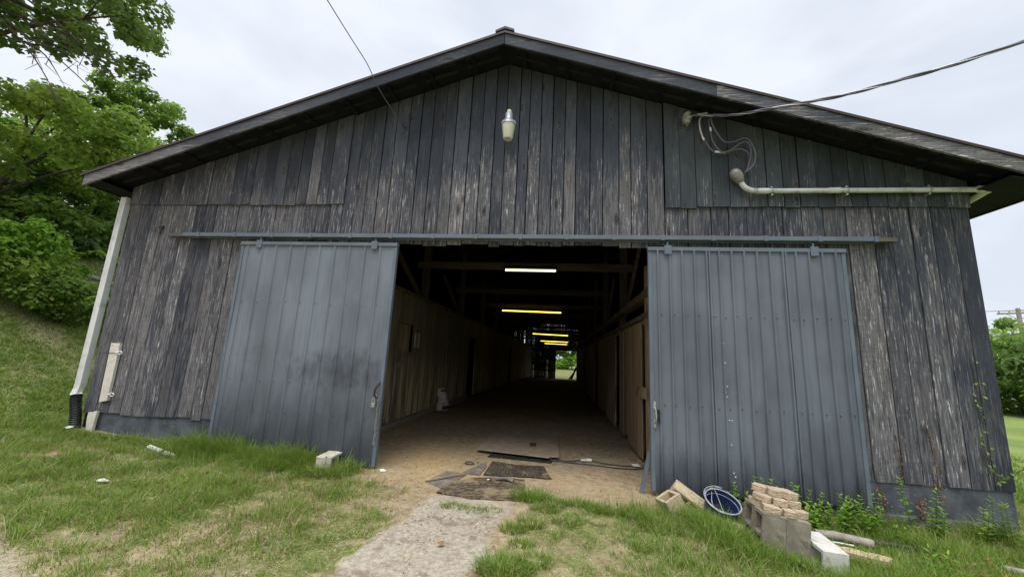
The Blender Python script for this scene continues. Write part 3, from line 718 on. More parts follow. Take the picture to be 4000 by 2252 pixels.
def make_door(name, x0, x1, z0f, z1, ribs, rw, rh, mat, label, hangers, rowsz, seed):
    v, fc = rib_sheet(x0+.03, x1-.03, 0, z1-.01, -.085, ribs, rw, rh, seed=seed, zb=z0f)
    mb = MB(); mb.add(v, fc); dr = mb.build(name, mat, barn); dr['label'] = label
    mb = MB()     # frame behind the sheet
    for xx in (x0+.04, (x0+x1)/2, x1-.10): mb.box(xx, xx+.06, -.074, -.036, z0f(xx)+.02, z1-.02)
    for zz in (.35, 1.05, 2.0, z1-.1): mb.box(x0+.1, x1-.1, -.0735, -.0365, zz-.04, zz+.04)
    mb.build('door_frame', M_DARKW, dr)
    mb = MB()     # edge trims
    for xa, xb in ((x0, x0+.045), (x1-.045, x1)):
        mb.hexa([(xa, -.094, z0f(xa)+.005), (xb, -.094, z0f(xb)+.005), (xb, -.034, z0f(xb)+.005), (xa, -.034, z0f(xa)+.005), (xa, -.094, z1-.045), (xb, -.094, z1-.045), (xb, -.034, z1-.045), (xa, -.034, z1-.045)])
    mb.box(x0-.005, x1+.005, -.110, -.034, z1-.045, z1+.004)
    mb.build('edge_trim', M_TRIM, dr, bevel=.003)
    for hx in hangers:
        mb = MB(); mb.box(hx-.045, hx+.045, -.120, -.1105, z1-.095, z1+.022); mb.box(hx-.012, hx+.012, -.100, -.07, z1+.022, z1+.072)
        for dx_ in (-.028, .028):
            mb.tube([(hx+dx_, -.120, z1-.09), (hx+dx_, -.130, z1-.09)], .009, 6)
        mb.build('hanger', M_TRIM, dr, bevel=.003)
    s0_ = None; rd = random.Random(seed+5)
    for zz in rowsz:
        for i, r_ in enumerate(ribs):
            xx = r_+.045+rd.uniform(-.01, .01)
            if xx < x1-.06:
                if s0_ is None: s0_ = MB().lathe([(.0, .006), (.006, .004), (.0075, 0)], 6, Matrix.Rotation(R(90), 4, 'X')).build('screw', M_SCREW, dr, loc=(xx, -.088, zz))
                else:
                    c_ = s0_.copy(); COL.objects.link(c_); c_.parent = dr; c_.location = (xx, -.088, zz+rd.uniform(-.012, .012))
    return dr
LDX0, LDX1, LDZ = -4.72, -2.30, 2.985
lz = lambda x: .09+(-.05)*((x-LDX0)/(LDX1-LDX0))
lribs = [LDX0+.115+.2286*i for i in range(10)]
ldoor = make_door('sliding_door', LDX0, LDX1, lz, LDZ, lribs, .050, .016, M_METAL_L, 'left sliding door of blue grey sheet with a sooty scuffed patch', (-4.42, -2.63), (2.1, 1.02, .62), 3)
RDX0, RDX1, RDZ = 1.08, 3.37, 2.965
rz = lambda x: .055+.012*(x-RDX0)
rribs = [RDX0+.115]
while rribs[-1]+.147 < RDX1-.05: rribs.append(rribs[-1]+.147)
rr2 = []
for i, q in enumerate(rribs):
    rr2.append(q)
    if i in (4, 10): rr2.append(q+.032)
rdoor = make_door('sliding_door', RDX0, RDX1, rz, RDZ, rr2, .034, .026, M_METAL, 'right sliding door of blue grey sheet with closely spaced ribs', (1.32, 3.02), (2.1, 1.02), 9)
for xx, zz in ((1.93, 1.78), (1.94, 1.55), (1.95, 1.28), (1.945, 1.16), (1.955, .90), (1.985, .90), (1.965, .63), (1.975, .33), (1.99, .29)):
    MB().lathe([(0, .009), (.005, .007), (.0065, 0)], 8, Matrix.Rotation(R(90), 4, 'X')).build('screw', M_PAPER, rdoor, loc=(xx, -.106, zz))
mb = MB(); mb.tube([(1.127, -.094, .99), (1.13, -.135, .97), (1.135, -.14, .90), (1.13, -.135, .83), (1.127, -.094, .81)], .011, 8); mb.box(1.112, 1.142, -.1005, -.094, .76, 1.06)
mb.build('handle', M_GALV, rdoor, smooth='auto')
mb = MB(); mb.box(1.150, 1.185, -.125, -.087, .84, .97); mb.build('latch', M_BLACK, rdoor, bevel=.006)
mb = MB(); mb.tube([(-2.345, -.09, 1.09), (-2.355, -.14, 1.05), (-2.375, -.155, .99), (-2.375, -.15, .93), (-2.355, -.14, .90), (-2.345, -.09, .89)], .012, 8)
mb.build('handle', M_BLACK, ldoor, smooth='auto')

# ---- inside: stall walls, posts, beams
def zfl(y): return -.0195*max(0, y-4)
XI, XJ = -3.30, 1.30
def stall_wall(x, y0, y1, ztop, face, seed, mat, holes=(), label=None):
    rd = random.Random(seed); mb = MB(); y = y0
    while y < y1:
        w_ = rd.uniform(.16, .26); e = min(y1, y+w_-rd.uniform(.003, .010)); xo = rd.uniform(-.004, .004)
        zs = [(zfl(y)+.13, ztop)]
        for ha, hb, za, zb_ in holes:
            if e > ha and y < hb: zs = [(zfl(y)+.13, za), (zb_, ztop)] if za > .2 else [(zb_, ztop)]
        r_ = rd.random()
        for a_, b_ in zs: mb.box(x+xo-(.022 if face > 0 else 0), x+xo+(0 if face > 0 else .022), y, e, a_, b_, r_)
        y += w_
    o = mb.build('stall_wall', mat, barn)
    if label: o['label'] = label
    return o
stall_wall(XI, .10, 40, 2.72, 1, 31, M_INT, holes=((2.5, 3.24, 1.5, 2.09), (8.75, 9.6, .0, 2.15), (14, 15, 0, 2.1), (20, 21, 0, 2.1)), label='left stall wall of stained brown boards')
stall_wall(XJ, .98, 27, 2.18, -1, 37, M_INTR, holes=((1.0, 1.35, 0, 2.1), (3.6, 4.2, .0, 2.1), (9, 10, 0, 2.1), (16, 17, 0, 2.1)), label='right stall wall of brown boards')
mb = MB()       # sill curb and top rails
mb.box(XI-.02, XI+.035, .10, 8.7, -.1, .12); o = mb.build('sill_curb', M_CONC, barn, bevel=.01)
mb = MB(); mb.box(XI-.08, XI+.03, .1, 39.9, 2.725, 2.80); mb.box(XJ-.03, XJ+.10, .2, 27, 2.19, 2.27); mb.box(XJ-.04, XJ+.12, .2, 39.9, 2.5, 2.62)
mb.build('top_rail', M_BEAM, barn)
# window shutter and vent on the left wall
mb = MB(); rd = random.Random(2)
for i in range(4): mb.box(XI-.05, XI-.030, 2.53+i*.17, 2.53+i*.17+.155, 1.5, 2.08, rd.random())
mb.build('shutter', M_INTR, barn)
mb = MB(); mb.box(XI+.005, XI+.022, 2.42, 2.49, 1.48, 2.12); mb.box(XI+.005, XI+.022, 3.26, 3.32, 1.48, 2.12); mb.box(XI+.005, XI+.024, 2.42, 3.32, 1.43, 1.482)
mb.build('window_frame', M_INT, barn)
mb = MB(); mb.box(XI+.005, XI+.02, 3.40, 3.425, 1.60, 1.93); mb.box(XI+.005, XI+.02, 3.655, 3.68, 1.60, 1.93)
for i in range(8): mb.box(XI+.006, XI+.018, 3.425, 3.655, 1.61+i*.0435, 1.625+i*.0435)
mb.build('vent_grille', mat_plain('vent_tan', (.50, .46, .35), .6, .3), barn)
mb = MB(); mb.box(XI+.005, XI+.03, 2.62, 2.80, 1.18, 1.30); mb.build('outlet_box', M_INT, barn, bevel=.006)
# doors and cross bars along the left wall
def plank_door(x, y0, y1, z0, z1, mat, face, seed, label, battens=()):
    rd = random.Random(seed); mb = MB(); y = y0; n = max(2, round((y1-y0)/.15)); w_ = (y1-y0)/n
    for i in range(n): mb.box(x, x+.022*face, y0+i*w_, y0+(i+1)*w_-.005, z0, z1+rd.uniform(-.006, .006), rd.random()) if face > 0 else mb.box(x-.022, x, y0+i*w_, y0+(i+1)*w_-.005, z0, z1+rd.uniform(-.006, .006), rd.random())
    o = mb.build('stall_door', mat, barn); o['label'] = label
    mb = MB()
    for z in battens: mb.box(*( (x+.022, x+.05) if face > 0 else (x-.05, x-.022)), y0-.05, y1+.02, z, z+.11)
    if battens: mb.build('batten', mat, o)
    return o
plank_door(XI+.012, 5.9, 7.5, .12, 2.12, M_INT, 1, 5, 'left stall door with a cross batten', (1.05, 1.75))
plank_door(XI+.012, 9.7, 10.9, .06, 2.1, M_INT, 1, 6, 'second left stall door deep in the aisle')
rd1 = plank_door(XJ-.015, 1.36, 2.62, .07, 2.14, M_INTR, -1, 7, 'right stall door of warm brown planks nearest the entrance')
mb = MB(); mb.tube([(XJ-.045, 1.5, 1.12), (XJ-.075, 1.5, 1.08), (XJ-.075, 1.52, .98)], .010, 6); mb.build('latch', M_RUST, rd1)
plank_door(XJ-.015, 3.1, 3.62, .10, 2.1, M_INTR, -1, 8, 'narrow right stall door beside a dark gap')
plank_door(XJ-.015, 4.25, 6.0, .05, 2.1, M_INT, -1, 10, 'right stall door deep in the aisle')
# posts near right entrance
mb = MB(); mb.box(XJ-.02, XJ+.10, 1.02, 1.14, 0, 3.0); mb.box(XJ+.02, XJ+.12, 1.20, 1.30, 0, 2.5); mb.box(XJ-.05, XJ-.02, 1.0, 1.32, .98, 1.14)
mb.build('door_post', M_INTR, barn)
for i in range(9):
    y = 4.0+3.6*i
    if y > 39.5: break
    zt = 3.66
    for xx, lab in ((XI-.10, 0), (XJ+.12, 0)):
        if y > 27 and xx > 0: xx = 2.2
        mb = MB(); mb.box(xx-.08, xx+.08, y+.0, y+.16, -.8, roof_z(xx, .12)); mb.build('post', M_POST, barn)
    mb = MB(); mb.box(XI-.3, XJ+.32, y-.045, y-.004, zt-.09, zt+.09); mb.build('tie_beam', M_BEAM, barn)
    if i < 2:
        mb = MB(); mb.bar((XI-.10, y-2.1, 3.72), (XI-.10, y-.02, 2.74), .05, .12); mb.build('brace', M_BEAM, barn)
        mb = MB(); mb.bar((XJ+.10, y-2.1, 3.72), (XJ+.10, y-.02, 2.30), .05, .12); mb.build('brace', M_BEAM, barn)
for i in range(30):
    y = .7+i*1.3
    for s_, xa in ((-1, XL), (1, XR)):
        MB().bar((AX, y, AZ-.16), (xa, y, roof_z(xa)-.16), .05, .14, up=(0, 0, 1)).build('rafter', M_DARKW, barn)

# ================================================================== things fixed on or near the barn
# fluorescent lights on the tie beams
def tube_light(y, x0, x1, z, mat, label, tilt=0.0):
    t = thing('tube_light', label, 'tube light', ((x0+x1)/2, y, z), (0, tilt, 0), 'tube lights hung along the barn aisle')
    h = (x1-x0)/2
    mb = MB(); mb.box(-h-.03, h+.03, -.05, .05, .035, .085); mb.box(-h-.03, -h, -.03, .03, -.03, .035); mb.box(h, h+.03, -.03, .03, -.03, .035)
    mb.build('fixture', M_DARKW, t, bevel=.005)
    mb = MB(); mb.tube([(-h, 0, 0), (h, 0, 0)], .026, 10); mb.build('tube', mat, t, smooth='auto')
    mb = MB(); zt = 3.57-z if y < 12 else 3.9-z
    mb.tube([(-h*.8, 0, .08), (-h*.8, 0, zt+.4)], .004, 5).build('hanger_wire', M_BLACK, t); MB().tube([(h*.8, 0, .08), (h*.8, 0, zt+.4)], .004, 5).build('hanger_wire', M_BLACK, t)
tube_light(3.90, -1.37, -.16, 3.555, M_TUBEW, 'pale greenish white tube light under the first beam')
tube_light(10.7, -2.46, -.02, 3.38, M_TUBEY, 'long yellow tube light, second from the entrance', R(.4))
tube_light(21.6, -1.95, .47, 3.13, M_TUBEY, 'yellow tube light midway down the aisle', R(1))
tube_light(28.6, -1.74, .60, 2.98, M_TUBEY, 'upper of the two far yellow tube lights', R(.6))
tube_light(34.0, -1.62, .62, 2.98, M_TUBEY, 'lower and farthest yellow tube light', R(.5))

# yard lamp
t = thing('yard_lamp', 'dusk to dawn lamp with a cream glass lens on the gable', 'lamp', (-.80, -.20, 4.47))
mb = MB(); mb.lathe([(.0, .0), (.058, .0), (.068, .02), (.088, .17), (.092, .205), (.088, .21), (0, .21)], 24); mb.build('lens', M_GLASSY, t, smooth='auto')
mb = MB(); mb.lathe([(.086, .208), (.098, .212), (.096, .245), (.060, .285), (.054, .30), (.052, .39), (.0, .395)], 24)
for j in range(24):
    an = j*math.pi/12; mb.box(-.003, .003, .080, .099, .215, .26, M=Matrix.Rotation(an, 4, 'Z'))
mb.build('housing', M_ALU, t, smooth='auto')
mb = MB(); mb.lathe([(.030, .392), (.034, .40), (.034, .435), (.024, .448), (0, .45)], 16); mb.build('photocell', M_GLASSY, t, smooth='auto')
mb = MB(); mb.box(-.03, .03, .04, .205, .31, .37); mb.build('mounting_arm', M_ALU, t, bevel=.005)

M_WIRED = mat_plain('dark_wire', (.045, .042, .055), .5, .3, var=.15)
# porcelain insulator and service drop
t = thing('insulator', 'grey porcelain spool insulator holding the service wire', 'insulator', (1.625, -.10, 4.80))
mb = MB(); mb.lathe([(.0, -.05), (.040, -.05), (.046, -.03), (.040, -.012), (.026, -.002), (.026, .008), (.040, .016), (.046, .034), (.038, .052), (0, .055)], 20, Matrix.Rotation(R(-12), 4, 'Y')); mb.build('spool', M_CERAM, t, smooth='auto')
mb = MB(); mb.box(-.055, -.015, -.0, .10, -.115, .04); mb.box(-.055, .015, -.045, .07, -.115, -.062); mb.build('bracket', M_CERAM, t, bevel=.008)
mb = MB()
drop = [(1.67, -.115, 4.802), (1.78, -.17, 4.76), (2.1, -.36, 4.625), (2.44, -.61, 4.53), (2.90, -.88, 4.45), (3.41, -1.19, 4.425), (3.99, -1.54, 4.45), (5.2, -2.26, 4.58), (8, -3.95, 5.1), (14, -7.6, 6.6), (26, -14.8, 11)]
def smooth_path(pts, k=5):
    pts = [Vector(p) for p in pts]; out_ = []
    for i in range(len(pts)-1):
        p0 = pts[max(i-1, 0)]; p1 = pts[i]; p2 = pts[i+1]; p3 = pts[min(i+2, len(pts)-1)]
        for j in range(k):
            t_ = j/k; out_.append(.5*((2*p1)+(-p0+p2)*t_+(2*p0-5*p1+4*p2-p3)*t_*t_+(-p0+3*p1-3*p2+p3)*t_**3))
    out_.append(pts[-1]); return out_
sp = smooth_path(drop, 10)
sd_ = thing('service_cable', 'twisted overhead service cable running up to the right', 'cable', (0, 0, 0))
mb = MB()
for ph in (0, 2.1):
    pp = []
    for i, p in enumerate(sp):
        dd = min(i/10, 1)*.011; pp.append(p+Vector((0, math.cos(i*.55+ph)*dd, math.sin(i*.55+ph)*dd)))
    mb.tube(pp, .0095, 6)
mb.build('insulated_wire', M_WIREG, sd_, smooth=True)
mb = MB(); pp = [p+Vector((0, math.cos(i*.55+4.2)*.009, math.sin(i*.55+4.2)*.009)) for i, p in enumerate(sp)]
mb.tube(pp, .0055, 6); mb.build('bare_wire', M_WIREW, sd_, smooth=True)
Y_ = -.12
def loop(pts, r_, mat, name, parent, k=6): mb = MB(); mb.tube(smooth_path(pts, k), r_, 6); return mb.build(name, mat, parent, smooth=True)
y3 = lambda L_, y=-.12: [(a, y, b_) for a, b_ in L_]
loop(y3([(1.84, 4.79), (1.79, 4.765), (1.762, 4.716), (1.766, 4.588), (1.798, 4.45)]), .010, M_WIREW, 'white_wire', sd_)
loop(y3([(1.798, 4.455), (1.869, 4.333), (1.924, 4.27), (2.055, 4.237), (2.155, 4.278), (2.246, 4.296), (2.325, 4.255), (2.38, 4.15), (2.361, 4.039), (2.27, 3.96)], -.115), .0105, M_WIREG, 'drip_loop', sd_)
loop(y3([(1.93, 4.79), (1.903, 4.75), (1.876, 4.712), (1.883, 4.584), (1.906, 4.418), (1.982, 4.272), (2.06, 4.245), (2.156, 4.292), (2.242, 4.361), (2.324, 4.383), (2.368, 4.301), (2.357, 4.169), (2.31, 3.993), (2.27, 3.95)], -.135), .0105, M_WIREG, 'drip_loop', sd_)
loop(y3([(1.94, 4.79), (1.898, 4.731), (1.914, 4.612), (1.983, 4.464), (2.053, 4.376), (2.16, 4.378), (2.286, 4.422), (2.357, 4.377), (2.408, 4.215), (2.378, 4.047), (2.26, 3.94)], -.155), .0105, M_WIREG, 'drip_loop', sd_)
for a, b_ in (((1.935, -.12, 4.262), (2.06, -.12, 4.243)), ((1.79, -.12, 4.475), (1.81, -.12, 4.43)), ((1.885, -.137, 4.60), (1.892, -.137, 4.545)), ((1.73, -.125, 4.80), (1.86, -.125, 4.815))):
    mb = MB(); mb.tube([a, b_], .013, 8); mb.build('splice_sleeve', M_PAPER, sd_, smooth='auto')

# weatherhead and conduit
t = thing('electrical_conduit', 'pale grey conduit with a weatherhead running under the right gable', 'conduit', (2.23, -.10, 3.72))
mb = MB(); mb.tube(smooth_path([(0, 0, .16), (.02, 0, .10), (.06, 0, .045), (.12, 0, .012), (.20, 0, 0), (.26, 0, 0)], 5), .033, 14); mb.build('elbow', M_PVC, t, smooth='auto')
mb = MB(); mb.tube([(.26, 0, 0), (2.66, .0, -.005)], .031, 14); mb.build('pipe', M_PVC, t, smooth='auto')
for xx in (.20, 1.02, 2.62):
    mb = MB(); mb.tube([(xx, 0, 0), (xx+.13, 0, 0)], .0365, 14); mb.build('coupling', M_PVC, t, smooth='auto')
for xx in (.36, 1.22, 2.12):
    mb = MB(); mb.tube([(xx, 0, 0), (xx+.022, 0, 0)], .037, 12); mb.box(xx, xx+.022, .0, .08, .034, .06); mb.box(xx, xx+.022, .0, .08, -.06, -.034); mb.build('strap', M_GALV, t)
mb = MB(); mb.tube([(2.64, 0, 0), (2.76, .0, -.003), (2.775, .0, -.004)], [.044, .047, .030], 14); mb.tube([(2.72, -.02, -.005), (2.725, .10, -.03), (2.725, .25, -.06)], [.047, .047, .043], 14); mb.build('access_fitting', M_PVC, t, smooth='auto')
mb = MB(); Mh = Matrix.Translation((-.03, 0, .20)) @ Matrix.Rotation(R(28), 4, 'Y')
mb.lathe([(.036, -.10), (.062, -.07), (.082, -.02), (.085, .04), (.065, .085), (.03, .105), (0, .11)], 20, Mh @ Matrix.Rotation(R(-58), 4, 'Y') @ Matrix.Scale(.8, 4, (1, 0, 0))); mb.build('weatherhead', M_GREYM, t, smooth='auto')
mb = MB(); mb.box(.045, .075, -.055, .055, -.05, .085, M=Matrix.Translation((-.03, 0, .20)) @ Matrix.Rotation(R(22), 4, 'Y')); mb.build('wire_port', M_BLACK, t, bevel=.01)

M_IRON = mat_plain('dark_iron', (.045, .043, .045), .6, .4, .4, var=.3)
# left wire and hooks
lw = thing('overhead_wire', 'thin single wire rising from the hook over the roof edge', 'wire')
loop([(-2.40, -.10, 4.775), (-2.44, -.45, 4.84), (-2.473, -.81, 4.91), (-2.50, -1.04, 5.03), (-2.53, -1.4, 5.085), (-2.57, -1.82, 5.16), (-2.75, -3.5, 5.5), (-3.3, -9, 6.6), (-4.5, -21, 9.5)], .0055, M_WIREG, 'wire', lw, 8)
t = thing('wire_hook', 'screw hook with a curled tail where the left wire ends', 'hook', (-2.39, -.01, 4.78))
mb = MB(); mb.tube([(0, 0, 0), (0, -.06, .0), (.01, -.09, -.02), (.035, -.10, -.015), (.045, -.08, .0)], .008, 6); mb.tube([(-.02, -.09, .02), (.03, -.10, -.03)], .017, 8); mb.tube(smooth_path([(.03, -.09, -.03), (.035, -.09, -.08), (.0, -.085, -.115), (-.05, -.08, -.125)], 4), .004, 5)
mb.build('hook', M_IRON, t)
t = thing('iron_hook', 'small bent iron hook above the wire end', 'hook', (-2.34, -.005, 5.0))
mb = MB(); mb.tube([(.02, 0, -.035), (.0, -.03, -.02), (-.02, -.035, .02), (-.022, -.03, .045)], [.014, .012, .010, .006], 6); mb.build('hook', M_IRON, t)
t = thing('wall_bracket', 'small dark iron bracket high on the left wall', 'bracket', (-6.24, -.005, 3.2))
mb = MB(); mb.box(-.035, .035, -.03, 0, .02, .05); mb.bar((.02, -.02, .05), (.0, -.025, -.08), .02, .014, (0, 1, 0)); mb.build('bracket', M_IRON, t)

# downspout and corrugated hose on the left corner
t = thing('downspout', 'white downspout on the left corner draining into a black corrugated hose', 'downspout', (-7.03, -.02, .7))
mb = MB(); W_, D_ = .050, .040
def rect_tube(mb, pts, w_, d_):
    vs = []; fs = []
    pr = [(-w_, -d_), (-w_*.5, -d_), (-w_*.4, -d_+.006), (w_*.4, -d_+.006), (w_*.5, -d_), (w_, -d_), (w_, d_), (-w_, d_)]
    for (cx, cy, cz, ang) in pts:
        for a_, b_ in pr: vs.append((cx+a_, cy+b_*math.cos(ang), cz+b_*math.sin(ang)))
    n = len(pr)
    for i in range(len(pts)-1):
        for j in range(n): fs.append((i*n+j, i*n+(j+1) % n, (i+1)*n+(j+1) % n, (i+1)*n+j))
    mb.add(vs, fs)
rect_tube(mb, [(.03, 0, 3.02, 0), (.0, 0, .10, 0), (-.005, -.005, .04, .2), (.0, -.03, -.02, .4), (.03, -.045, -.06, .5)], W_, D_)
mb.build('pipe', M_WHITE, t)
mb = MB(); pr = []
hp = smooth_path([(.03, -.04, -.045), (.06, -.05, -.15), (.10, -.05, -.28), (.13, -.05, -.42), (.15, -.05, -.62)], 12); hr = [.062+(.006 if i % 2 else -.004) for i in range(len(hp))]
mb.tube(hp, hr, 16); mb.build('corrugated_hose', M_BLACK, t)
# white boards tied near the corner
t = thing('white_plank', 'white painted plank hung on the left wall by two rings', 'plank', (-6.55, -.028, 1.0))
mb = MB(); mb.hexa([(-.065, -.02, -.43), (.065, -.02, -.40), (.065, .02, -.40), (-.065, .02, -.43), (-.085, -.02, .42), (.072, -.02, .42), (.072, .02, .42), (-.085, .02, .42)]); mb.build('board', M_WPAINT, t, bevel=.003)
for z, x in ((.285, .12), (-.31, .14)):
    mb = MB(); mb.tube([(x+.045*math.cos(a), -.03-.01*math.cos(a), z+.022*math.sin(a)) for a in [i*math.pi/5 for i in range(11)]], .008, 6); mb.tube([(x-.07, -.028, z-.005), (x-.03, -.03, z)], .012, 6); mb.build('ring', M_PAPER, t, smooth=True)
mb = MB(); mb.tube([(-.24, -.015, .275), (-.1, -.026, .272), (.07, -.028, .28)], .004, 5); mb.build('tie_wire', M_BLACK, t)
t = thing('white_offcut', 'broken white painted board end stuck in the grass at the left corner', 'board', (-6.66, -.04, .12))
mb = MB(); mb.hexa([(-.03, -.02, -.05), (.045, -.02, -.05), (.045, .015, -.05), (-.03, .015, -.05), (-.075, -.02, .22), (.06, -.02, .22), (.06, .015, .22), (-.075, .015, .22)]); mb.prism([(-.075, .22), (.06, .22), (.075, .335), (.02, .325), (.0, .30), (-.07, .305)], -.015, .02, Matrix.Rotation(R(90), 4, 'X')); mb.build('board', M_WPAINT, t)

# chain and padlock on the left door handle
t = thing('chain', 'rusty chain hanging from the left door handle', 'chain', (-2.33, -.115, .9))
mb = MB()
def link(mb, c, tw, L_=.022, r_=.012, rr=.0048, ax=Vector((0, 0, 1))):
    pts = []
    for i in range(9):
        a = i*math.pi/4; u = Vector((r_*math.cos(a), 0, r_*math.sin(a)+(L_-r_)*(1 if math.sin(a) > 0.01 else (-1 if math.sin(a) < -.01 else 0))))
        u.rotate(Matrix.Rotation(tw, 3, 'Z')); pts.append(Vector(c)+u)
    mb.tube(pts, rr, 5, cap=False)
for i in range(19): link(mb, (.003*math.sin(i), -.004*(i % 2), -.02-i*.030), R(90)*(i % 2)+.3)
link(mb, (-.03, -.03, .02), .2); link(mb, (-.045, -.03, -.01), 1.7); link(mb, (-.05, -.03, -.035), .2)
mb.build('links', M_GREYM, t)
t = thing('padlock', 'silver padlock hanging open beside the chain', 'padlock', (-2.385, -.14, .775))
mb = MB(); mb.box(-.026, .026, -.012, .012, 0, .058); mb.build('body', M_GALV, t, bevel=.006)
mb = MB(); mb.tube([(-.018, 0, .05), (-.018, 0, .095)]+[(-.018*math.cos(a), 0, .095+.018*math.sin(a)) for a in (.5, 1.0, 1.57, 2.1, 2.6)]+[(.018, 0, .095), (.018, 0, .05)], .0048, 8); mb.build('shackle', M_WIREW, t, smooth=True)

# ================================================================== loose things on the ground
def mat_from(x_axis, z_axis, loc):
    x = Vector(x_axis).normalized(); z = Vector(z_axis); z = (z-x*z.dot(x)).normalized(); y = z.cross(x)
    M_ = Matrix((x, y, z)).transposed().to_4x4(); M_.translation = Vector(loc); return M_
def cblock(label, M4, mat, L_=.39, W_=.19, H_=.19, cores=2, name='concrete_block', group=None, seed=0, wall=.032):
    xs_ = [0]; 
    cw = (L_-wall*(cores+1))/cores
    for i in range(cores): xs_ += [wall+(cw+wall)*i, (wall+cw)*(i+1)]
    xs_.append(L_); ys_ = [0, wall, W_-wall, W_]
    bm = bmesh.new(); rd = random.Random(seed)
    solid = lambda i, j: 0 <= i < len(xs_)-1 and 0 <= j < 3 and not (j == 1 and i % 2 == 1)
    def q(*p): bm.faces.new([bm.verts.new((a-L_/2, b_-W_/2, c-H_/2)) for a, b_, c in p])
    for i in range(len(xs_)-1):
        for j in range(3):
            if not solid(i, j): continue
            a, b_, c, d_ = xs_[i], xs_[i+1], ys_[j], ys_[j+1]
            q((a, c, H_), (b_, c, H_), (b_, d_, H_), (a, d_, H_)); q((a, d_, 0), (b_, d_, 0), (b_, c, 0), (a, c, 0))
            if not solid(i-1, j): q((a, d_, 0), (a, c, 0), (a, c, H_), (a, d_, H_))
            if not solid(i+1, j): q((b_, c, 0), (b_, d_, 0), (b_, d_, H_), (b_, c, H_))
            if not solid(i, j-1): q((a, c, 0), (b_, c, 0), (b_, c, H_), (a, c, H_))
            if not solid(i, j+1): q((b_, d_, 0), (a, d_, 0), (a, d_, H_), (b_, d_, H_))
    bmesh.ops.remove_doubles(bm, verts=bm.verts, dist=1e-5)
    for v in bm.verts: v.co += Vector((rd.uniform(-1, 1), rd.uniform(-1, 1), rd.uniform(-1, 1)))*.002
    me = bpy.data.meshes.new(name); bm.to_mesh(me); bm.free(); me.materials.append(mat)
    o = bpy.data.objects.new(name, me); COL.objects.link(o); o.matrix_world = M4
    bv = o.modifiers.new('bevel', 'BEVEL'); bv.width = .005; bv.segments = 2; bv.limit_method = 'ANGLE'
    return tag(o, label, 'concrete block', group)
# lone block by the left door: lies on its side, long axis towards the viewer, cores open to the right
cblock('pale concrete block lying by the left sliding door', mat_from((-.10, 1, .0), (1, .10, .0), (-2.84, -.19, .10)), M_CONC_P, seed=1)
# half block tipped up
cblock('tipped half block with its open end facing up beside the blue bucket', mat_from((.80, .38, .40), (-.55, -.15, .82), (1.205, -.42, .03)), M_CONC_Y, L_=.20, W_=.19, H_=.21, cores=1, seed=2)
cblock('sandy concrete block leaning down to the right behind the tipped half block', mat_from((.80, -.22, -.50), (-.42, -.88, -.22), (1.44, -.21, .03)), M_CONC_Y, W_=.16, seed=3)
# square of four blocks standing on end
TILT = R(7)
Mb = Matrix.Translation((1.955, -.90, -.155)) @ Matrix.Rotation(R(-2), 4, 'Z') @ Matrix.Rotation(TILT, 4, 'Y')
labs = ['front left', 'front right', 'back left', 'back right']
for j, yy in enumerate((-.098, .098)):
    for i, xx in enumerate((-.0952, .0952)):
        # standing: length up z, cores along x
        M4 = Mb @ Matrix.Translation((xx, yy, .195)) @ mat_from((0, 0, 1), (1, 0, 0), (0, 0, 0))
        cblock('weathered grey concrete block standing on end, %s one under the tan pavers' % labs[j*2+i], M4, M_CONC, seed=10+j*2+i, group='four blocks standing on end')
cblock('whitish concrete block lying at the right of the paver stack', mat_from((-.03, -1, -.04), (-1, .03, .05), (2.27, -1.05, -.03)) , M_CONC_W, seed=20)

def paver(label, loc, rz, w_=.155, d_=.13, h_=.055, lobes=1, tilt=(0, 0), seed=0, parentM=None, mat=None, group='tan pavers stacked on the blocks', name='paver'):
    rd = random.Random(seed); poly = []; n = 7
    poly.append((-w_/2*.80, d_/2)); 
    lw_ = w_/lobes
    for k in range(lobes):
        x0 = -w_/2+k*lw_
        for i in range(n+1):
            t_ = i/n
            if k and i == 0: continue
            y = -d_/2*(.62+.38*math.sin(math.pi*min(1, max(0, t_)))**.6)+rd.uniform(-.003, .003)
            poly.append((x0+t_*lw_, y))
    poly.append((w_/2*.80, d_/2))
    bm = bmesh.new(); rows = 4; rings = []
    for r_ in range(rows+1):
        z = h_*r_/rows; ring = []
        for (x, y) in poly:
            bul = (.001*math.sin(math.pi*r_/rows)) if y < 0 else 0
            ring.append(bm.verts.new((x+rd.uniform(-.0018, .0018), y-bul+(rd.uniform(-.0025, .0025) if 0 < r_ < rows and y < 0 else 0), z)))
        rings.append(ring)
    k = len(poly)
    for r_ in range(rows):
        for i in range(k): bm.faces.new((rings[r_][i], rings[r_][(i+1) % k], rings[r_+1][(i+1) % k], rings[r_+1][i]))
    bm.faces.new(rings[-1]); bm.faces.new(list(reversed(rings[0])))
    bmesh.ops.recalc_face_normals(bm, faces=bm.faces)
    me = bpy.data.meshes.new(name); bm.to_mesh(me); bm.free(); me.materials.append(mat or M_PAVER)
    o = bpy.data.objects.new(name, me); COL.objects.link(o)
    M4 = Matrix.Translation(loc) @ Matrix.Rotation(rz, 4, 'Z') @ Matrix.Rotation(tilt[0], 4, 'X') @ Matrix.Rotation(tilt[1], 4, 'Y')
    o.matrix_world = (parentM @ M4) if parentM is not None else M4
    bv = o.modifiers.new('bevel', 'BEVEL'); bv.width = .0025; bv.segments = 1; bv.limit_method = 'ANGLE'; bv.angle_limit = R(50)
    return tag(o, label, 'paver', group)
zt = .392
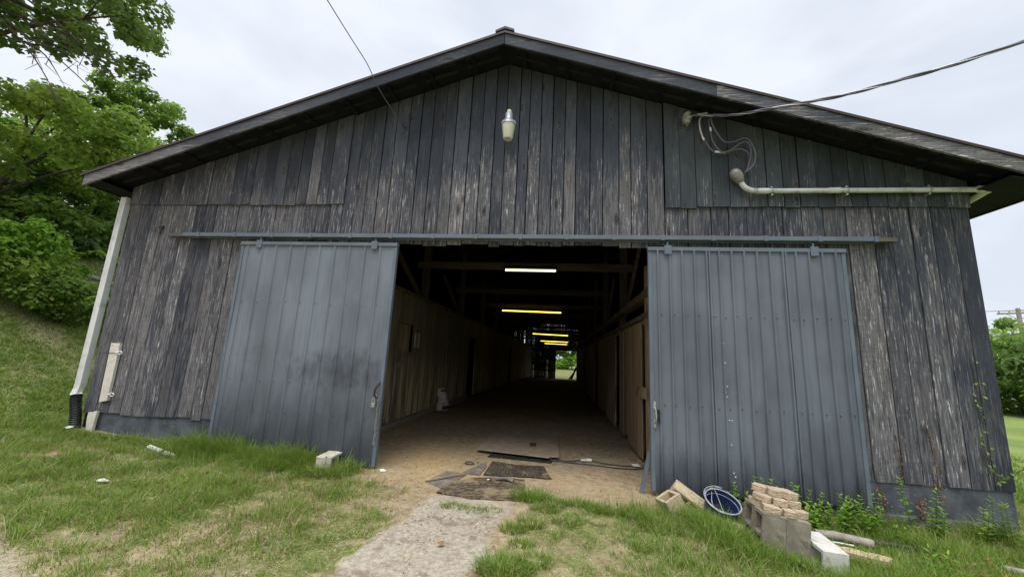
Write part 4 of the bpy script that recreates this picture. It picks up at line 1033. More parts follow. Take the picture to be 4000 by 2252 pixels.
pv = [((-.10, -.125, zt), -.12, 1, .145, 'bottom row, left of the front three'), ((.035, -.13, zt), .05, 1, .105, 'bottom row, middle of the front three'), ((.15, -.06, zt), .30, 1, .13, 'bottom row, right end by the weeds'), ((-.135, .04, zt), -1.0, 1, .15, 'bottom row, back left by the bucket'),
      ((-.115, -.0, zt+.057), -.7, 1, .15, 'middle row, left'), ((-.005, -.045, zt+.057), .02, 1, .12, 'middle row, centre'), ((.125, .005, zt+.057), .22, 1, .125, 'middle row, right'),
      ((-.115, .085, zt+.114), -.45, 1, .12, 'top row, the small single one at the left')]
for i, (lc, rz_, lb, ww, tx) in enumerate(pv):
    paver('small tan paver on the standing blocks: '+tx, lc, rz_, w_=ww, seed=60+i, parentM=Mb, lobes=lb)
paver('long double-lobed tan paver lying on top of the stack', (.045, .035, zt+.115), .10, w_=.26, d_=.14, lobes=2, seed=75, parentM=Mb, h_=.06)
# scalloped edging stone lying in grass
M_ED = mat_plain('tan_edging', (.52, .40, .27), .92, .12, var=.12, sc=10, dirt=(.3, .23, .15), dirt_amt=.3, bump=.8, fine=90)
t = paver('long tan scalloped edging stone lying in the grass at the right', (2.58, -.97, -.07), R(154), w_=.50, d_=.13, lobes=3, seed=80, mat=M_ED, group=None, h_=.05, name='edging_stone'); t['category'] = 'edging stone'
# timber half sunk under the bucket, logs
def log(label, pts, r_, mat=M_BARKP, name='log'):
    mb = MB(); P_ = smooth_path(pts, 5); rd = random.Random(len(label)); mb.tube(P_, [r_*rd.uniform(.88, 1.1) for _ in P_], 10)
    return tag(mb.build(name, mat, None, smooth='auto'), label, 'log')
mb = MB(); mb.bar((-.30, .13, .0), (.26, -.14, -.02), .10, .075, rnd=.5); t = mb.build('stone_slab', M_CONC_Y, None, bevel=.008, loc=(1.58, -.53, -.035)); tag(t, 'long narrow sandy slab half hidden in grass under the blue bucket', 'slab')
log('short weathered grey log lying behind the edging stone', [(2.48, -.62, -.03), (2.66, -.68, -.02), (2.88, -.76, -.03)], .038)
log('thin pale pole lying in the weeds at the right edge', [(3.8, -.86, -.075), (4.05, -1.0, -.065), (4.35, -1.15, -.07)], .026, name='pole')
log('grey rotten branch in the weeds below the right wall', [(2.98, -.58, -.07), (3.2, -.62, -.07), (3.45, -.64, -.08)], .018, mat=M_BARK, name='branch')
mb = MB(); mb.tube([(-.13, 0, 0), (.0, -.01, .005), (.12, -.03, 0)], .008, 6); tag(mb.build('plastic_pipe', M_PAPER, None, loc=(2.55, -.80, -.03)), 'thin white plastic pipe beside the short log', 'pipe')

# bucket
ax = Vector((.10, -.40, .90)).normalized()
t = thing('bucket', 'blue plastic bucket tipped forward with green twine over its rim', 'bucket', (1.695, -.33, -.105)); t.rotation_euler = ax.to_track_quat('Z', 'Y').to_euler()
HB = .25
mb = MB(); mb.lathe([(.0, .0), (.135, .0), (.142, .01), (.168, HB)], 32, caps=False); mb.build('shell', M_BUCKO, t, smooth='auto')
mb = MB(); mb.lathe([(.164, HB+.001), (.152, .12), (.1515, .117), (.140, .016), (0, .014)], 32, caps=False); mb.build('inside', M_BLUE, t, smooth='auto')
mb = MB(); mb.tube([(.171*math.cos(a), .171*math.sin(a), HB) for a in [i*math.pi/18 for i in range(37)]], .0085, 6, cap=False); mb.tube([(.158*math.cos(a), .158*math.sin(a), HB-.045) for a in [i*math.pi/18 for i in range(37)]], .0035, 5, cap=False); mb.build('rim', M_RIM, t, smooth=True)
mb = MB(); mb.tube([(.185*math.cos(a), .185*math.sin(a)*.995, HB+.012+.012*math.sin(a)) for a in [R(60)+i*math.pi/16*1.0 for i in range(17)]], .0048, 6); mb.tube([(.185*math.cos(a), .185*math.sin(a), HB+.015) for a in (R(60), R(72), R(84))], .009, 8); mb.build('handle', M_RIM, t, smooth=True)
mb = MB(); mb.tube(smooth_path([(-.02, .180, HB+.012), (-.02, .15, HB-.04), (-.04, .09, HB-.10), (-.03, -.02, HB-.17)], 5), .0035, 5); mb.tube(smooth_path([(-.02, .180, HB+.012), (.02, .15, HB-.02), (.05, .02, HB-.14), (.055, -.06, HB-.17)], 5), .0035, 5); mb.tube([(-.04, .17, HB), (-.02, .19, HB+.02), (.0, .17, HB)], .006, 5)
mb.build('twine', M_TWINE, t, smooth=True)

# threshold: plywood sheet, mats, sheet metal, stick
def slab(name, pts, z, th, mat, label, cat, bevel=.002, seed=0):
    rd = random.Random(seed); cx = sum(p[0] for p in pts)/len(pts); cy = sum(p[1] for p in pts)/len(pts)
    mb = MB(); mb.prism([(p[0]-cx, p[1]-cy) for p in pts], 0, th)
    o = mb.build(name, mat, None, bevel=bevel, loc=(cx, cy, z)); return tag(o, label, cat)
M_PLY = mat_plain('dirty_plywood', (.30, .24, .17), .9, .15, var=.15, sc=5, dirt=(.20, .15, .10), dirt_amt=.6, bump=.4, fine=50)
o = slab('plywood_sheet', [(-1.27, 1.20), (-1.05, 1.16), (-.14, 1.02), (-.10, 1.08), (.02, 1.12), (-.02, 2.66), (-1.25, 2.74)], .045, .018, M_PLY, 'dusty plywood sheet lying on the dirt floor at the entrance', 'plywood'); o.rotation_euler = (R(-.9), 0, 0)
slab('dark_pit_cover', [(-1.05, 1.0), (-.10, .93), (-.05, 1.3), (-1.0, 1.4)], .006, .012, M_DARKW, 'dark wooden edge showing under the plywood', 'board')
mb = MB(); mb.box(-.05, .05, -.03, .03, 0, .045); mb.box(-.04, .04, -.034, -.028, .008, .036); t = mb.build('black_box', M_BLACK, None, bevel=.010, loc=(-.42, 1.72, .064)); tag(t, 'small black plastic box sitting on the plywood sheet', 'box')
M_MAT = G('rubber_mat'); p_ = M_MAT.co(); rr_ = M_MAT.noise(M_MAT.vec(p_, (9, 26, 9)), 1, 5, .7, 2.0)
c_ = M_MAT.mix(M_MAT.rng(rr_, .46, .56), (.045, .037, .032), (.22, .165, .095)); c_ = M_MAT.mix(M_MAT.rng(M_MAT.noise(p_, 3.0, 4, .6), .50, .62, 0, .85), c_, (.30, .23, .135)); M_MAT = M_MAT.bsdf(c_, .85, .2, bump=M_MAT.bump(rr_, 1.0, .02))
M_MAT2 = G('brush_mat'); p_ = M_MAT2.co(); rr_ = M_MAT2.noise(M_MAT2.vec(p_, (22, 9, 9)), 1, 5, .75, 3.0)
c_ = M_MAT2.mix(M_MAT2.rng(rr_, .44, .58), (.028, .025, .027), (.16, .125, .08)); c_ = M_MAT2.mix(M_MAT2.rng(M_MAT2.noise(p_, 4.5, 4, .6), .58, .66, 0, .7), c_, (.30, .23, .13)); M_MAT2 = M_MAT2.bsdf(c_, .85, .2, bump=M_MAT2.bump(rr_, 1.0, .02))
slab('rubber_mat', [(-.93, .10), (-.35, .17), (-.07, .17), (-.12, .34), (-.19, .70), (-.60, .66), (-.93, .74)], .012, .014, M_MAT2, 'small black ribbed mat half buried in dirt just outside the plywood', 'mat')
slab('rubber_mat', [(-1.30, -.66), (-.9, -.74), (-.42, -.70), (-.36, -.35), (-.40, .02), (-.62, .05), (-1.05, -.08), (-1.22, -.32)], .010, .016, M_MAT, 'larger brown rubber mat covered with dirt and straw in front of the doorway', 'mat')
M_SHT = mat_plain('worn_sheet', (.17, .15, .13), .85, .15, var=.25, sc=6, dirt=(.30, .23, .14), dirt_amt=1.0, bump=.4)
slab('metal_scrap', [(-1.55, -.33), (-1.30, -.50), (-1.22, -.40), (-1.14, .10), (-1.42, .14)], .008, .006, M_SHT, 'dull grey sheet scrap under the stick at the left of the mats', 'scrap')
slab('metal_scrap', [(-1.22, .12), (-.98, .10), (-.96, .50), (-1.02, .72)], .008, .006, M_SHT, 'grey sheet scrap between the two mats and the dirt', 'scrap')
mb = MB(); mb.bar((-.19, -.19, .022), (.17, .16, .03), .022, .012); tag(mb.build('stick', mat_wood('fresh_wood', (.42, .32, .19), (.55, .44, .28), axis=0), None, loc=(-1.34, -.16, .006)), 'thin pale stick of fresh wood on the dirt', 'stick')
mb = MB(); mb.tube(smooth_path([(-.12, .0, 0), (0, .02, .012), (.10, -.03, .0)], 4), [.02]*9, 8); tag(mb.build('hose_piece', M_SHT, None, loc=(-.62, -.12, .045)), 'short grey piece of hose on the brown mat', 'hose')
mb = MB(); mb.lathe([(0, .0), (.05, .0), (.06, .015), (.03, .035), (0, .03)], 9, Matrix.Scale(1.2, 4, (1, 0, 0))); tag(mb.build('dark_clod', M_BARK, None, loc=(-1.22, .56, .005)), 'dark lump lying left of the small black mat', 'clod')
# cables with paper tags
t = thing('floor_cable', 'dark cable running across the floor from the plywood to the right door', 'cable')
loop([(-.12, 1.06, .03), (.15, 1.10, .02), (.45, 1.20, .03), (.7, 1.12, .02), (1.0, 1.10, .02), (1.26, 1.12, .04)], .0085, M_RUBBER, 'cable_upper', t)
loop([(-.12, 1.04, .03), (.2, 1.02, .02), (.5, 1.0, .02), (.8, .94, .02), (1.1, .96, .02), (1.28, 1.0, .05)], .0085, M_RUBBER, 'cable_lower', t)
mb = MB(); mb.tube([(.42, 1.19, .035), (.50, 1.19, .035)], .022, 8); mb.build('connector', M_PAPER, t)
for lc, lab in (((.38, 1.17, .03), 'small white paper tag on the floor cable'), ((1.13, 1.12, .03), 'larger white paper tag at the cable end by the right door')):
    s_ = 1.0 if lc[0] > 1 else .75
    mb = MB(); mb.hexa([(-.05*s_, -.06*s_, 0), (.06*s_, -.05*s_, .004), (.035*s_, .06*s_, .012), (-.06*s_, .05*s_, .006), (-.05*s_, -.06*s_, .002), (.06*s_, -.05*s_, .006), (.035*s_, .06*s_, .014), (-.06*s_, .05*s_, .008)])
    tag(mb.build('paper_tag', M_PAPER, None, loc=lc), lab, 'paper tag')
def litter(label, loc, s_, mat, name='paper_scrap', cat='litter', seed=1):
    rd = random.Random(seed); mb = MB(); n = 6; top = []; 
    for i in range(n):
        a = i*2*math.pi/n; r_ = s_*rd.uniform(.5, 1.1); top.append((r_*math.cos(a), r_*.7*math.sin(a), rd.uniform(.002, s_*.35)))
    mb.add(top+[(0, 0, s_*.5)]+[(x, y, z-.004) for x, y, z in top]+[(0, 0, s_*.5-.005)], [(i, (i+1) % n, n) for i in range(n)]+[((i+1) % n+n+1, i+n+1, 2*n+1) for i in range(n)]+[(i, i+n+1, (i+1) % n+n+1, (i+1) % n) for i in range(n)])
    return tag(mb.build(name, mat, None, loc=loc), label, cat)
litter('crumpled white paper scrap just right of the left door foot', (-2.17, -.10, gz(-2.17, -.1)+.006), .055, M_PAPER, seed=4)
litter('white plastic scrap in the grass under the black hose', (-6.85, -.16, gz(-6.85, -.16)+.03), .06, M_PAPER, name='plastic_scrap', seed=5)
litter('flat pale stone in the grass at the far left', (-4.5, -1.44, gz(-4.5, -1.44)+.01), .085, M_CONC_W, name='stone', cat='stone', seed=6)
litter('pale stone at the lower left edge of the grass', (-6.6, -2.0, gz(-6.6, -2.0)+.02), .10, M_CONC_W, name='stone', cat='stone', seed=7)
litter('small red scrap on the dirt before the right door', (.42, .55, .01), .035, mat_plain('red_scrap', (.45, .12, .09), .6, .3), name='plastic_scrap', seed=8)
litter('small white shard on the brown mat', (-.83, -.12, .03), .022, M_PAPER, name='shard', seed=9)
litter('small white shard on the dirt near the left stall wall', (-2.0, 1.45, .01), .022, M_PAPER, name='shard', seed=10)
litter('brown dead leaf on the dirt path', (-.90, -1.78, .03), .04, M_LF_BR, name='dead_leaf', cat='leaf', seed=11)
# broken white plastic strip in grass at left
t = thing('plastic_strip', 'broken white corrugated plastic strip lying in the grass below the left wall', 'plastic strip', (-4.98, -.46, gz(-5, -.4)+.03)); t.rotation_euler = (0, R(3), R(-17))
mb = MB()
for i in range(13):
    if i in (7,): continue
    mb.tube([(-.30+i*.048, 0, 0), (-.30+i*.048+.034, 0, 0)], .028, 8)
mb.tube([(-.30, 0, 0), (-.0, 0, 0)], .018, 8); mb.tube([(.08, 0, 0), (.3, 0, 0)], .018, 8); mb.build('strip', M_PAPER, t)
mb = MB(); mb.tube(smooth_path([(-6.2, -.24, .13), (-5.7, -.32, .09), (-5.35, -.36, .07)], 6), .04, 10); tag(mb.build('drain_hose', M_BLACK, None, smooth='auto'), 'black drain hose running through the grass to the white strip', 'hose')
# bent strip of trim at the right door foot
mb = MB(); mb.hexa([(-.03, 0, 0), (.02, 0, 0), (.02, .012, 0), (-.03, .012, 0), (.055, 0, .38), (.105, 0, .38), (.105, .012, .38), (.055, .012, .38)]); mb.prism([(-.05, -.07), (-.01, -.10), (.02, .0), (-.03, .0)], 0, .006, Matrix.Rotation(R(90), 4, 'X'))
t = mb.build('bent_trim', M_TRIM, None, loc=(1.0, -.03, .09)); tag(t, 'bent strip of blue grey trim hanging loose at the foot of the right door', 'trim')
# feed sack
t = thing('feed_sack', 'crumpled white feed sack with a red and black print leaning on the left stall wall', 'sack', (-3.13, 5.42, -.03)); t.rotation_euler = (0, R(-4), R(20))
bm = bmesh.new(); rd = random.Random(3); n = 18; rows = 14; rings = []
for i in range(rows):
    z = i/(rows-1); w_ = .17*(1-.55*z**2.2)*(1+.16*math.sin(z*9)); dd_ = .10*(1-.5*z)
    if i == 0: w_ *= .8; dd_ *= .6
    rings.append([bm.verts.new((w_*math.cos(a)+rd.uniform(-.012, .012)+.03*math.sin(z*5), dd_*math.sin(a)+rd.uniform(-.012, .012), .60*z+rd.uniform(-.012, .012))) for a in [j*2*math.pi/n for j in range(n)]])
for i in range(rows-1):
    for j in range(n): bm.faces.new((rings[i][j], rings[i][(j+1) % n], rings[i+1][(j+1) % n], rings[i+1][j]))
bm.faces.new(list(reversed(rings[0])))
me = bpy.data.meshes.new('bag'); bm.to_mesh(me); bm.free()
g = G('feed_sack_print'); p_ = g.co(); s3 = g.n('ShaderNodeSeparateXYZ', {0: p_}); zz = s3.outputs['Z']; xx = s3.outputs['X']
c_ = g.mix(g.rng(g.noise(p_, 14, 4), .35, .65), (.40, .37, .33), (.55, .51, .46))
blk = g.math('MULTIPLY', g.math('MULTIPLY', g.math('GREATER_THAN', zz, .05), g.math('LESS_THAN', zz, .15)), g.math('GREATER_THAN', xx, -.01)); c_ = g.mix(blk, c_, (.03, .03, .03))
red = g.math('MULTIPLY', g.math('MULTIPLY', g.math('GREATER_THAN', zz, .17), g.math('LESS_THAN', zz, .24)), g.math('MULTIPLY', g.math('GREATER_THAN', xx, .0), g.rng(g.noise(p_, 40, 2), .45, .5))); c_ = g.mix(red, c_, (.45, .08, .05))
me.materials.append(g.bsdf(c_, .6, .3)); o = bpy.data.objects.new('bag', me); COL.objects.link(o); o.parent = t
sm = o.modifiers.new('s', 'SUBSURF'); sm.levels = 1; sm.render_levels = 1
mb = MB(); mb.lathe([(.0, 0), (.07, 0), (.065, .04), (.0, .05)], 10, Matrix.Translation((.02, -.03, .52))); mb.build('opening', M_BLACK, t)
mb = MB(); mb.box(-.015, .015, -.015, .015, 0, 1.05); t = mb.build('wooden_stake', M_INTR, None, loc=(-3.17, 5.75, -.03)); tag(t, 'thin wooden stake leaning upright beside the feed sack', 'stake'); t.rotation_euler = (0, R(-4), 0)
mb = MB(); mb.bar((0, 0, 0), (.55, 0, 1.4), .08, .2); mb.bar((-.25, .1, 0), (.5, .1, 1.1), .06, .15); t = mb.build('leaning_boards', M_DARKW, None, loc=(1.25, 39.6, -.7)); tag(t, 'dark boards leaning in the far doorway at the end of the aisle', 'boards')

# ================================================================== weeds and vines
def leaf_pts(base, d_, up, L_, w_):
    d_ = d_.normalized(); s_ = d_.cross(up); s_ = s_.normalized() if s_.length > 1e-4 else Vector((1, 0, 0)); n_ = s_.cross(d_)
    b0 = base; m1 = base+d_*L_*.35; m2 = base+d_*L_*.7-n_*L_*.06; tp = base+d_*L_-n_*L_*.18
    return [b0, m1-s_*w_*.5+n_*w_*.12, m1, m1+s_*w_*.5+n_*w_*.12, m2-s_*w_*.38+n_*w_*.06, m2, m2+s_*w_*.38+n_*w_*.06, tp], [(0, 2, 1), (0, 3, 2), (1, 2, 5, 4), (2, 3, 6, 5), (4, 5, 7), (5, 6, 7)]
def weed(x, y, h, ls, nst, label, seed, mat=None, group=None, spread=.08, z=None, name='weed', lw_=.42, pairs=None):
    rd = random.Random(seed); z0 = gz(x, y) if z is None else z
    t = thing(name, label, 'weed', (x, y, z0), group=group); sm_ = MB(); lm = MB()
    for s_ in range(nst):
        a = rd.uniform(0, 6.28); r_ = spread*math.sqrt(rd.random()); hh = h*rd.uniform(.6, 1.05) if s_ else h
        lx, ly = rd.uniform(-.25, .25)*hh, rd.uniform(-.3, .1)*hh; b0 = Vector((r_*math.cos(a), r_*math.sin(a), -.01)); tp = b0+Vector((lx, ly, hh))
        sm_.tube([b0, b0.lerp(tp, .5)+Vector((rd.uniform(-.01, .01), 0, 0)), tp], [.0035, .0028, .0015], 5)
        n = pairs or max(4, int(hh/.035)); ph = rd.uniform(0, 3)
        for i in range(n):
            t_ = (i+1)/n; p = b0.lerp(tp, .12+.88*t_); sz = ls*(1.05-.6*t_)*rd.uniform(.8, 1.2)
            for sd_2 in (0, 1, 2) if t_ > .85 else (0, 1):
                an = ph+i*1.57+sd_2*(3.14 if t_ <= .85 else 2.1)+rd.uniform(-.4, .4); el = rd.uniform(.1, .6)+.5*(t_ > .85)
                dd_ = Vector((math.cos(an)*math.cos(el), math.sin(an)*math.cos(el), math.sin(el)))
                v_, f_ = leaf_pts(p, dd_, Vector((0, 0, 1)), sz, sz*lw_); lm.add(v_, f_, min(1, max(0, rd.gauss(.35+.35*t_, .2))))
    sm_.build('stem', M_LF_M, t); lm.build('leaves', mat or M_LF_B, t); return t
weed(-2.78, -.46, .20, .085, 1, 'single leafy weed growing in front of the lone concrete block', 5, M_LF_M, spread=.0, pairs=4, lw_=.35)
wl = 'bright green leafy weeds along the foot of the right sliding door'
for i, (x, y, h, n) in enumerate([(2.02, -.30, .37, 3), (2.14, -.34, .30, 3), (2.24, -.22, .34, 3), (2.36, -.30, .36, 4), (2.50, -.24, .30, 4), (2.44, -.42, .22, 4), (2.62, -.34, .20, 4), (2.74, -.22, .25, 4), (2.86, -.32, .24, 4), (2.98, -.25, .28, 4), (3.10, -.34, .24, 4), (3.2, -.22, .30, 3), (1.99, -.12, .26, 1)]):
    weed(x, y-.04, h*1.15, .075, n+1, wl, 100+i, group='weeds below the right door', spread=.07, lw_=.55)
weed(3.62, -.22, .52, .10, 1, 'tall single weed standing against the right foundation', 201, spread=.0)
weed(3.80, -.24, .46, .10, 1, 'second tall weed beside the rusty vine on the right foundation', 202, spread=.02)
weed(3.72, -.34, .28, .09, 4, 'dense leafy weed clump at the base of the two tall weeds', 203, M_LF_M)
weed(3.35, -.50, .16, .07, 4, 'low broadleaf weeds between the log and the foundation', 204)
weed(4.35, -.30, .42, .10, 3, 'broadleaf weed near the right barn corner', 205, M_LF_M)
weed(4.15, -.30, .30, .10, 2, 'pale green weed with one broad yellow leaf near the corner', 206, M_LF_Y)
weed(4.62, -.42, .30, .09, 4, 'weed clump right at the barn corner', 207, M_LF_M)
weed(3.15, -1.15, .24, .12, 3, 'broad bladed weed in the grass right of the edging stone', 208, M_LF_B, lw_=.25)
weed(3.75, -1.3, .22, .10, 4, 'mixed weeds at the lower right of the picture', 209, M_LF_Y)
weed(3.3, -.95, .16, .08, 4, 'brown withered weed patch in the grass at the right', 210, M_LF_BR, spread=.14)
weed(3.55, -1.05, .15, .08, 5, 'second brown withered weed patch further right', 211, M_LF_BR, spread=.16)
weed(2.02, -1.32, .16, .09, 1, 'small weed in front of the standing blocks', 212, M_LF_M, lw_=.35)
weed(1.90, -.14, .20, .05, 2, 'small weed behind the bucket', 213)
weed(-3.9, -1.25, .10, .05, 3, 'low broadleaf plant in the left grass', 214)
weed(-4.2, -1.45, .08, .045, 3, 'low yellow green plant in the left grass', 215, M_LF_Y)
def vine(label, pts, seed, leafy, mat, r_=.004, n=40, ls=.05, stemmat=None):
    rd = random.Random(seed); t = thing('vine', label, 'vine'); P_ = smooth_path(pts, 8); mb = MB(); mb.tube(P_, r_, 5)
    for i in range(int(n*.6)):
        p = rd.choice(P_); q_ = p+Vector((rd.uniform(-.06, .06), rd.uniform(-.012, .0), rd.uniform(-.10, .04))); mb.tube([p, p.lerp(q_, .5)+Vector((0, -.01, 0)), q_], r_*.5, 4)
    mb.build('stem', stemmat or M_BARK, t); lm = MB()
    for i in range(int(n*leafy)):
        p = rd.choice(P_)+Vector((rd.uniform(-.05, .05), rd.uniform(-.03, .0), rd.uniform(-.05, .05)))
        v_, f_ = leaf_pts(p, Vector((rd.uniform(-1, 1), -.5, rd.uniform(-.9, .3))), Vector((0, -1, .3)), ls*rd.uniform(.6, 1.2), ls*.6); lm.add(v_, f_, rd.random())
    if leafy: lm.build('leaves', mat, t)
    return t
vine('leafy ivy growing from the gap in the right corner boards', [(4.60, -.02, 1.66), (4.585, -.03, 1.45), (4.59, -.02, 1.26), (4.60, -.02, 1.05)], 1, .7, M_LF_B, n=16, ls=.038)
vine('dried and green vine at the lower right corner of the barn', [(4.58, -.02, .92), (4.57, -.03, .75), (4.60, -.03, .55), (4.68, -.03, .45), (4.80, -.05, .55), (4.9, -.06, .60)], 2, 1.0, M_LF_M, n=26, ls=.045)
vine('rusty brown root vine left of the tall weeds', [(3.50, -.02, .34), (3.50, -.03, .25), (3.51, -.04, .15), (3.53, -.04, .05)], 3, .9, M_LF_BR, n=20, ls=.022, stemmat=M_RUST)
vine('rusty brown root vine between the right wall boards', [(4.05, -.01, .95), (4.07, -.02, .70), (4.08, -.025, .45), (4.06, -.03, .3), (4.08, -.03, .2)], 4, 1.3, M_LF_BR, n=34, ls=.022, stemmat=M_RUST)
vine('thin brown vine in the board gap beside the right door', [(3.73, -.01, .85), (3.74, -.02, .6), (3.75, -.02, .38)], 5, .8, M_LF_BR, n=16, ls=.018, stemmat=M_RUST)
vine('clump of rusty dead roots on the right foundation', [(3.86, -.03, .22), (3.87, -.04, .14), (3.86, -.04, .06)], 6, 1.5, M_LF_BR, n=24, ls=.026, stemmat=M_RUST)

# ================================================================== trees
def leaf_cloud(C_, rad, n, size, seed, flat=.75, droop=.25):
    r_ = np.random.default_rng(seed); k = r_.integers(0, len(C_), n)
    u = r_.normal(0, 1, (n, 3)); u /= np.linalg.norm(u, axis=1)[:, None]; q = r_.uniform(.25, 1, n)**.5
    rr = rad[k][:, None]*q[:, None]; P_ = C_[k]+u*rr*np.array([1, 1, flat])
    nrm = r_.normal(0, .55, (n, 3))+np.array([0, 0, 1.0])+u*.35; nrm /= np.linalg.norm(nrm, axis=1)[:, None]
    a = np.cross(nrm, r_.normal(0, 1, (n, 3))); a /= np.linalg.norm(a, axis=1)[:, None]; a[:, 2] -= droop; b_ = np.cross(nrm, a)
    s_ = size*r_.uniform(.6, 1.3, n)[:, None]
    V_ = np.stack([P_, P_+a*s_*.5-b_*s_*.42, P_+a*s_-nrm*s_*.12, P_+a*s_*.5+b_*s_*.42], 1).reshape(-1, 3)
    F_ = (np.arange(n)*4)[:, None]+np.arange(4)[None]
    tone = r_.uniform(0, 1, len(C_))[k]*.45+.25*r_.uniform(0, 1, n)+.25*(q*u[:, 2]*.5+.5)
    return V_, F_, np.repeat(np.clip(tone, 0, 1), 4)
def tree(name, label, base, cc, cr, nclump, crad, n, size, mat, seed, trunk_r=.14, group=None, cat='tree', limbs=12, bare=0, lowcut=-1.0, trunk=True):
    base = Vector(base); r_ = np.random.default_rng(seed); C_ = []
    while len(C_) < nclump:
        u = r_.uniform(-1, 1, 3); l = np.linalg.norm(u)
        if l > 1 or l < .25 or u[2] < lowcut: continue
        bump = .72+.5*vnoise(np.array([u[0]*2.3+seed]), np.array([u[1]*2.3+u[2]*3]), seed)[0]
        C_.append(np.array(cc)+u/l*l**.6*np.array(cr)*bump)
    C_ = np.array(C_); rad = crad*r_.uniform(.55, 1.25, len(C_))
    V_, F_, q = leaf_cloud(C_, rad, n, size, seed)
    t = thing(name, label, cat, base, group=group)
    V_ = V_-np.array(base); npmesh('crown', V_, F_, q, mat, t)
    if trunk:
        mb = MB(); top = Vector(cc)-base; top = top*.95; rd = random.Random(seed)
        P_ = smooth_path([Vector((0, 0, -.2)), top*.35+Vector((rd.uniform(-.15, .15), rd.uniform(-.15, .15), 0)), top*.7, top], 4)
        mb.tube(P_, [trunk_r*(1-.75*i/(len(P_)-1)) for i in range(len(P_))], 9)
        for i in range(min(limbs, len(C_))):
            c = Vector(C_[i*len(C_)//limbs])-base; s0 = P_[rd.randint(len(P_)//3, len(P_)-2)]
            md = s0.lerp(c, .5)+Vector((0, 0, .1*(c-s0).length)); mb.tube(smooth_path([s0, md, c], 3), [trunk_r*.38, trunk_r*.32, trunk_r*.27, trunk_r*.2, trunk_r*.15, trunk_r*.10, trunk_r*.06], 6)
            for j in range(3):
                e = c+Vector((rd.uniform(-1, 1), rd.uniform(-1, 1), rd.uniform(-.5, .6)))*crad*1.2; mb.tube([md.lerp(c, .6), e], [trunk_r*.10, .004], 4)
        mb.build('trunk', M_BARK, t, smooth=True)
    return t
def P3(az, dist, z): a = R(az); return (math.sin(a)*dist, -5+math.cos(a)*dist, z)
def onb(az, dist): x, y, _ = P3(az, dist, 0); return (x, y, gz(x, y))
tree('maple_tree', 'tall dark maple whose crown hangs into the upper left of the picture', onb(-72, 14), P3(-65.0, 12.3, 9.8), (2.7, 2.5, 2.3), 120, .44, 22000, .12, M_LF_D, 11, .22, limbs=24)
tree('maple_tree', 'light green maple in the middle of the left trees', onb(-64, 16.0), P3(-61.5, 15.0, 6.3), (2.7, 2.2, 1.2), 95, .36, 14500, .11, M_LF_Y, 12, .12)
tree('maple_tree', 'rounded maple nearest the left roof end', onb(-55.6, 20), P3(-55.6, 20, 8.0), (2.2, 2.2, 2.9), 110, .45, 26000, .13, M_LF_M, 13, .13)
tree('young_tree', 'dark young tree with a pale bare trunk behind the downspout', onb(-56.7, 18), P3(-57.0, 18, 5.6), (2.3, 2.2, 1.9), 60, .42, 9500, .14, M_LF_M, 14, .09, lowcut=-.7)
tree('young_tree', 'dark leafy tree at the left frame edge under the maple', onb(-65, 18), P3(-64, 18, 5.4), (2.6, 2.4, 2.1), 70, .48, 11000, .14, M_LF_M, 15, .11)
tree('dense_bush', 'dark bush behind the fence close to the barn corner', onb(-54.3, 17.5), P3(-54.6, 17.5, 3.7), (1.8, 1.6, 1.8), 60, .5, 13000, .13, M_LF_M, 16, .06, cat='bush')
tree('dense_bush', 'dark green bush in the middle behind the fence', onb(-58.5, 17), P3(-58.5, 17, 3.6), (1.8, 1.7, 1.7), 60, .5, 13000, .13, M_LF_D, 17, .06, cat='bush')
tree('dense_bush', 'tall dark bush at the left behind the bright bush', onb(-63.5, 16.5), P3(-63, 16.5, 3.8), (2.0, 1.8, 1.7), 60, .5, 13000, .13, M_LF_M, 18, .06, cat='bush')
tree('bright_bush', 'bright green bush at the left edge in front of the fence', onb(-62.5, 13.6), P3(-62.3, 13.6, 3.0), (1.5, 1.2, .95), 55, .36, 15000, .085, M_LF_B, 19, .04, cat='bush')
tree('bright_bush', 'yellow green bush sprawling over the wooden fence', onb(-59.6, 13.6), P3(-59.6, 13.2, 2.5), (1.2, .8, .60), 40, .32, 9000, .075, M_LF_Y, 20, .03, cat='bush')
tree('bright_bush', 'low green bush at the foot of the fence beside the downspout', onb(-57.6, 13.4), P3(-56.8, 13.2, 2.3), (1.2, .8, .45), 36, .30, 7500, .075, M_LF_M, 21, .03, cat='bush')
# leafy arching shoot
t = thing('arching_shoot', 'long arching bramble shoot with pale leaves above the bushes', 'bramble', P3(-58.6, 13.2, 2.6)); mb = MB(); P_ = smooth_path([(0, 0, 0), (.25, .1, .55), (.75, .3, .80), (1.2, .5, .62)], 8); mb.tube(P_, .008, 5); mb.build('stem', M_LF_M, t); lm = MB(); rd = random.Random(5)
for p in P_:
    for k in range(3):
        v_, f_ = leaf_pts(p, Vector((rd.uniform(-1, 1), rd.uniform(-1, 1), rd.uniform(-.5, .5))), Vector((0, 0, 1)), .12, .09); lm.add(v_, f_, rd.uniform(.6, 1))
lm.build('leaves', M_LF_B, t)
